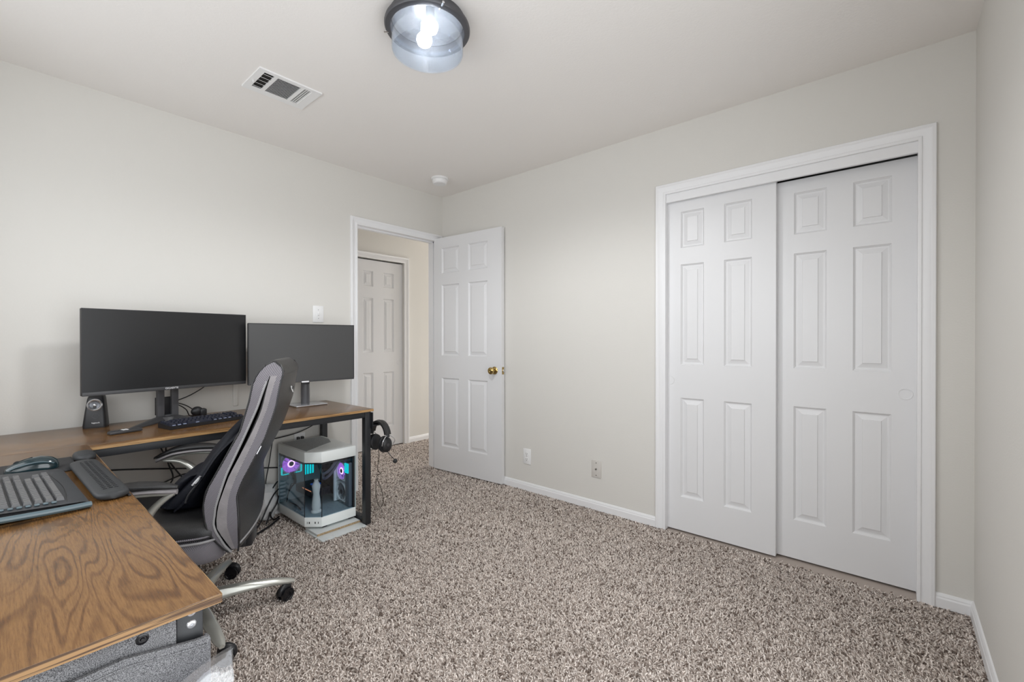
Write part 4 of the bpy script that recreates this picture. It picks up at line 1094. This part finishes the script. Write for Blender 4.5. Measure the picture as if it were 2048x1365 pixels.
def fan(cx_, cy_, cz_, ax, r, lit, trim, square=True, name='fan'):
    """ax: facing direction"""
    ax = Vector(ax); M_ = basis(ax.cross(Vector((0, 0, 1))) * -1, (0, 0, 1), ax, (cx_, cy_, cz_))
    b = MB(); b.lathe([(r, -.012), (r * 1.06, -.012), (r * 1.06, .012), (r, .012)], 32, M_, cap=False)
    s_ = r * 1.06
    for (a, c, d, e_) in ((-s_, s_, s_ * .93, s_), (-s_, s_, -s_, -s_ * .93), (-s_, -s_ * .93, -s_, s_), (s_ * .93, s_, -s_, s_)): b.box(a, c, d, e_, -.012, .012, m=M_)
    f = b.done(name, PCWHITE, pc)
    b = MB()
    for k in range(9):
        a = 2 * PI * k / 9
        b.loft([[(rr * math.cos(a + dd), rr * math.sin(a + dd), zz_) for dd, zz_ in ((-.22, -.006), (.0, .001), (.36, .006), (.36, .0045), (0, -.001), (-.22, -.0075))] for rr in (r * .3, r * .62, r * .95)], m=M_)
    b.done('blades', PURPLE if lit else FANGREY, f, ang=50)
    MB().lathe([(r * .26, .002), (r * .40, .006), (r * .40, .008), (r * .26, .009)], 28, M_, cap=False).done('hub_ring', PINKHUB if lit else FANGREY, f)
    MB().lathe([(0, .004), (r * .26, .004), (r * .25, .010), (0, .011)], 24, M_).done('hub', PCDARK, f)
    if trim:
        b = MB()
        for q in (-1, 1): b.box(q * s_ * .98 - .004, q * s_ * .98 + .004, -s_ * .95, -s_ * .2, .010, .016, m=M_)
        b.box(-s_ * .9, -s_ * .3, -s_ * 1.0, -s_ * .93, .010, .016, m=M_); b.box(s_ * .3, s_ * .9, -s_ * 1.0, -s_ * .93, .010, .016, m=M_)
        b.done('light_bar', CYAN, f, smooth=False)
    return f
fan(.092, -1.368, .338, (1, 0, 0), .060, True, True)
fan(.395, -1.170, .305, (0, -1, 0), .055, True, False)
fan(.395, -1.170, .172, (0, -1, 0), .055, False, False)
MB().box(.455, .500, -1.185, -1.155, .100, .375, .002).done('radiator', FANGREY, pc, label='grey radiator beside the fans')
MB().box(.458, .498, -1.192, -1.184, .310, .370).done('light_bar', CYAN, pc, smooth=False)
MB().box(.322, .336, -1.196, -1.155, .100, .385, .001).done('fan_bracket', PCWHITE, pc, smooth=False)
MB().box(X0 + .014, .31, Y1 - .018, Y1 - .009, .12, .41).done('motherboard', PCDARK, pc, smooth=False)
for k in range(4): MB().box(.205, .208, -1.330 + k * .0165, -1.319 + k * .0165, .278, .385, .001).done('memory_stick', CYAN, pc, smooth=False, label='glowing teal memory stick')
MB().lathe([(0, 0), (.036, 0), (.036, .035), (.030, .040), (0, .040)], 32, basis((1, 0, 0), (0, 0, 1), (0, -1, 0), (.235, -1.20, .32))).done('cooler_pump', PCDARK, pc)
MB().tube([(.24, -1.235, .30), (.32, -1.26, .29), (.39, -1.25, .33), (.42, -1.22, .40)], .009, 10).done('coolant_tube', mat('grey_tube', (.24, .22, .28), .4), pc)
MB().tube([(.24, -1.225, .285), (.31, -1.25, .255), (.38, -1.24, .30), (.44, -1.21, .395)], .009, 10).done('coolant_tube', bpy.data.materials['grey_tube'], pc)
gp = MB().box(X0 + .014, .30, -1.33, -1.20, .145, .195, .003).done('graphics_card', PCDARK, pc)
MB().box(.18, .30, -1.3325, -1.3305, .186, .191).done('light_strip', ORANGEL, gp, smooth=False)
MB().box(.27, .305, -1.322, -1.27, .225, .231).done('light_strip', BLUEL, gp, smooth=False)
for k in range(4): MB().tube([(.10 + k * .01, -1.395 - k * .006, .105), (.13 + k * .012, -1.40, .16 + k * .02), (.12 + k * .01, -1.36, .22), (.10, -1.375 + k * .01, .285)], .003, 6).done('internal_cable', BLACKPL, pc)
MB().tube([(.13, -1.39, .10), (.20, -1.41, .115), (.26, -1.40, .108), (.32, -1.405, .10)], .004, 6).done('internal_cable', BLACKPL, pc)
MB().prism([(X0 + .012, Y0 + .006), (.437, Y0 + .006), (X1 - .006, -1.365), (X1 - .006, Y1 - .008), (X0 + .012, Y1 - .008)], Zb1, Zb1 + .003).done('case_floor', PCINNER, pc, smooth=False)
b = MB()
for k in range(5): b.box(X0 + .012, X0 + .0145, -1.430, -1.395, .115 + k * .024, .127 + k * .024)
b.done('slot_covers', PCWHITE, pc, smooth=False)
pc.location.y -= .014
# plain slender ornament standing inside the case
tag(MB().lathe([(0, .0005), (.026, .0005), (.026, .008), (.020, .014), (.023, .03), (.020, .07), (.016, .10), (.019, .125), (.022, .145), (.015, .160), (.010, .172), (.012, .180), (0, .182)], 28, Matrix.Translation((.412, -1.366, Zb1 + .003)) @ Matrix.Diagonal((1.15, 1.15, 1.12, 1))).done('ornament', PALE, ang=40), 'plain pale ornament standing inside the glass computer case', 'ornament')
# boards under the case
bd = thing('white_shelf_board', 'white laminate board with raw chipboard edge lying under the computer case', 'board', (.37, -1.27, 0), 0)
MB().box(.42, .565, -1.435, -1.160, .0075, .0205, .001).done('laminate', LAMINATE, bd, smooth=False)
MB().box(.565, .5665, -1.435, -1.160, .008, .020).done('raw_edge', CHIP, bd, smooth=False, label='tan chipboard edge')
tag(MB().box(.42, .640, -1.442, -1.159, -.003, .0070, .001).done('lower_shelf_board', LAMINATE), 'thin white board flat on the carpet, below the chipboard one', 'board')

# ------------------------------------------------------------------ headset on a hook
hk = thing('headset_hook', 'black hook clamped under the end of the desk holding the headset', 'hook', (.615, -1.115, .66))
b = MB(); b.box(.600, .640, -1.1295, -1.1245, .60, .700, .001); b.box(.603, .637, -1.125, -1.060, .612, .620, .002); b.box(.603, .637, -1.062, -1.056, .612, .640, .002)
b.done('bracket', BLACKSTEEL, hk)
hs = thing('gaming_headset', 'black over-ear headset with boom microphone hanging from the desk end', 'headset', (.665, -1.085, .52))
hx, hy, hz = .650, -1.086, .522
bandpts = []
for k in range(13):
    a = PI * (k / 12); bandpts.append((hx + .088 * math.cos(a), hy, hz + .030 + .088 * math.sin(a)))
MB().tube(bandpts, [.011] * 13, 10, 2, sq=1.0).done('headband', LEATHER, hs)
b = MB()
for k in range(1): pass
rings = []
for k in range(13):
    a = PI * (.06 + .88 * k / 12)
    c_ = Vector((hx + .086 * math.cos(a), hy, hz + .030 + .086 * math.sin(a))); n_ = Vector((math.cos(a), 0, math.sin(a)))
    rings.append([c_ + n_ * dn + Vector((0, dy, 0)) for dn, dy in ((.009, -.020), (.012, 0), (.009, .020), (-.006, .020), (-.009, 0), (-.006, -.020))])
MB().loft(rings).done('headband_pad', LEATHER, hs, ang=50)
for s in (1, -1):
    M_ = basis((0, 1, 0), (0, 0, 1), (s, 0, 0), (hx + s * .062, hy, hz - .018))
    ec = MB().lathe([(0, -.028), (.030, -.028), (.044, -.024), (.046, -.012), (.041, -.004), (.043, .004), (.041, .018), (.032, .026), (.012, .029), (0, .029)], 32, M_ @ Matrix.Diagonal((.88, 1.12, 1, 1))).done('ear_cup', BLACKPL, hs, ang=40)
    MB().tube([(hx + s * .086, hy - .040, hz - .018), (hx + s * .100, hy - .043, hz + .010), (hx + s * .094, hy - .020, hz + .036), (hx + s * .090, hy, hz + .042), (hx + s * .094, hy + .020, hz + .036), (hx + s * .100, hy + .043, hz + .010), (hx + s * .086, hy + .040, hz - .018)], .0028, 8, 6).done('yoke', SILVERPL, hs)
    MB().lathe([(0, 0), (.010, 0), (.009, .0015), (0, .002)], 20, basis((0, 1, 0), (0, 0, 1), (s, 0, 0), (hx + s * .091, hy, hz - .018))).done('cup_badge', CHARCOAL, ec)
bm2 = MB().tube([(hx + .060, hy + .010, hz - .060), (hx + .080, hy + .035, hz - .100), (hx + .085, hy + .050, hz - .118)], .0022, 8).done('microphone_boom', BLACKPL, hs)
MB().ball((hx + .087, hy + .054, hz - .128), (.012, .015, .014)).done('foam_tip', RUBBER, bm2)
MB().tube([(hx - .03, hy + .010, hz - .06), (hx - .028, hy + .012, .40), (hx - .035, hy + .006, .33), (hx - .02, hy + .016, .30), (hx - .04, hy + .004, .28), (hx - .015, hy + .02, .20), (hx - .012, hy + .034, .12), (hx - .03, hy + .02, .085), (hx - .04, hy - .002, .16), (hx - .038, hy - .002, .27)], .0022, 6, 6).done('cord', mat('brown_black_cord', (.05, .04, .03), .6), hs)

hk.location.y += .013
hs.location.y += .014
# ------------------------------------------------------------------ cables
def cable(label, pts, r=.0035, m=BLACKPL, name='cable'):
    return tag(MB().tube(pts, r, 8, 6).done(name, m, ang=60), label, 'cable')
cable('black cable looping from the neck of the large monitor up behind its screen', [(.118, -2.025, .82), (.10, -1.99, .823), (.09, -1.93, .845), (.10, -1.87, .885), (.14, -1.82, .94), (.19, -1.81, 1.0)], .003)
cable('black cable running from the monitor neck down to the gadget behind the keyboard', [(.118, -2.025, .815), (.10, -1.99, .805), (.09, -1.95, .785), (.09, -1.92, .760)], .0028)
cable('second black cable sagging from the monitor neck to the desk behind the keyboard', [(.118, -2.025, .812), (.11, -1.99, .795), (.10, -1.955, .765), (.085, -1.935, .7265), (.06, -1.90, .7265)], .0028)
cable('long black cable running level along the wall under the desk', [(.012, -2.50, .505), (.010, -2.25, .474), (.010, -1.95, .416), (.010, -1.65, .350), (.012, -1.42, .305), (.014, -1.35, .29)], .004)
cable('black cable dropping from the desk past the arm of the chair', [(.028, -2.03, .67), (.03, -2.03, .50), (.026, -2.00, .38), (.03, -2.03, .30), (.04, -1.95, .12), (.05, -1.80, .01)], .004)
cable('black cable slanting down the wall behind the chair arm', [(.028, -2.10, .67), (.024, -2.03, .50), (.02, -1.95, .36), (.02, -1.87, .25), (.03, -1.75, .10), (.04, -1.66, .008)], .004)
cable('black cable rising along the wall from behind the near arm of the chair', [(.016, -2.10, .335), (.016, -2.02, .365), (.016, -1.93, .385), (.016, -1.80, .37)], .0035)
cable('thin black cable strung from the rear desk leg down towards the chair', [(.045, -1.175, .575), (.03, -1.30, .525), (.025, -1.45, .505), (.03, -1.62, .50)], .0035)
cable('black cable hanging beside the computer case from the desk', [(.035, -1.445, .66), (.04, -1.475, .50), (.05, -1.50, .36), (.045, -1.52, .22), (.06, -1.50, .12)], .0035)
for k, (pp, lb) in enumerate((([(.075, -1.46, .235), (.10, -1.50, .205), (.09, -1.53, .15), (.12, -1.52, .08), (.16, -1.56, .012)], 'looped black cable over the crumpled white bag, uppermost of the tangle'),
                              ([(.078, -1.455, .185), (.12, -1.50, .17), (.14, -1.55, .10), (.17, -1.60, .03), (.22, -1.66, .010)], 'black cable lying across the middle of the crumpled white bag'),
                              ([(.078, -1.455, .14), (.14, -1.49, .115), (.15, -1.53, .06), (.12, -1.50, .012), (.09, -1.455, .010)], 'black cable curled low around the crumpled white bag'),
                              ([(.12, -1.47, .010), (.20, -1.55, .012), (.27, -1.66, .010), (.30, -1.75, .010), (.34, -1.84, .010)], 'thick black cable along the carpet from the computer towards the chair'))):
    cable(lb, pp, .0045 if k < 3 else .006)
# crumpled white bag between the chair and the computer
b = MB(); rings = []
for i in range(15):
    a = -PI / 2 + PI * i / 14; ring = []
    for k in range(26):
        t_ = 2 * PI * k / 26; cr = max(.02, math.cos(a)) ** .7
        p = Vector((.075 + .052 * cr * math.cos(t_), -1.525 + .060 * cr * math.sin(t_), .118 + .114 * math.sin(a)))
        nz_ = noise.noise(p * 22) * .016 + noise.noise(p * 55) * .007
        ring.append((p.x + nz_ * math.cos(t_), p.y + nz_ * math.sin(t_), max(.003, p.z + nz_ * .5)))
    rings.append(ring)
tag(b.loft(rings).done('plastic_bag', STONE, ang=22), 'crumpled white plastic bag on the floor between chair and computer', 'bag')
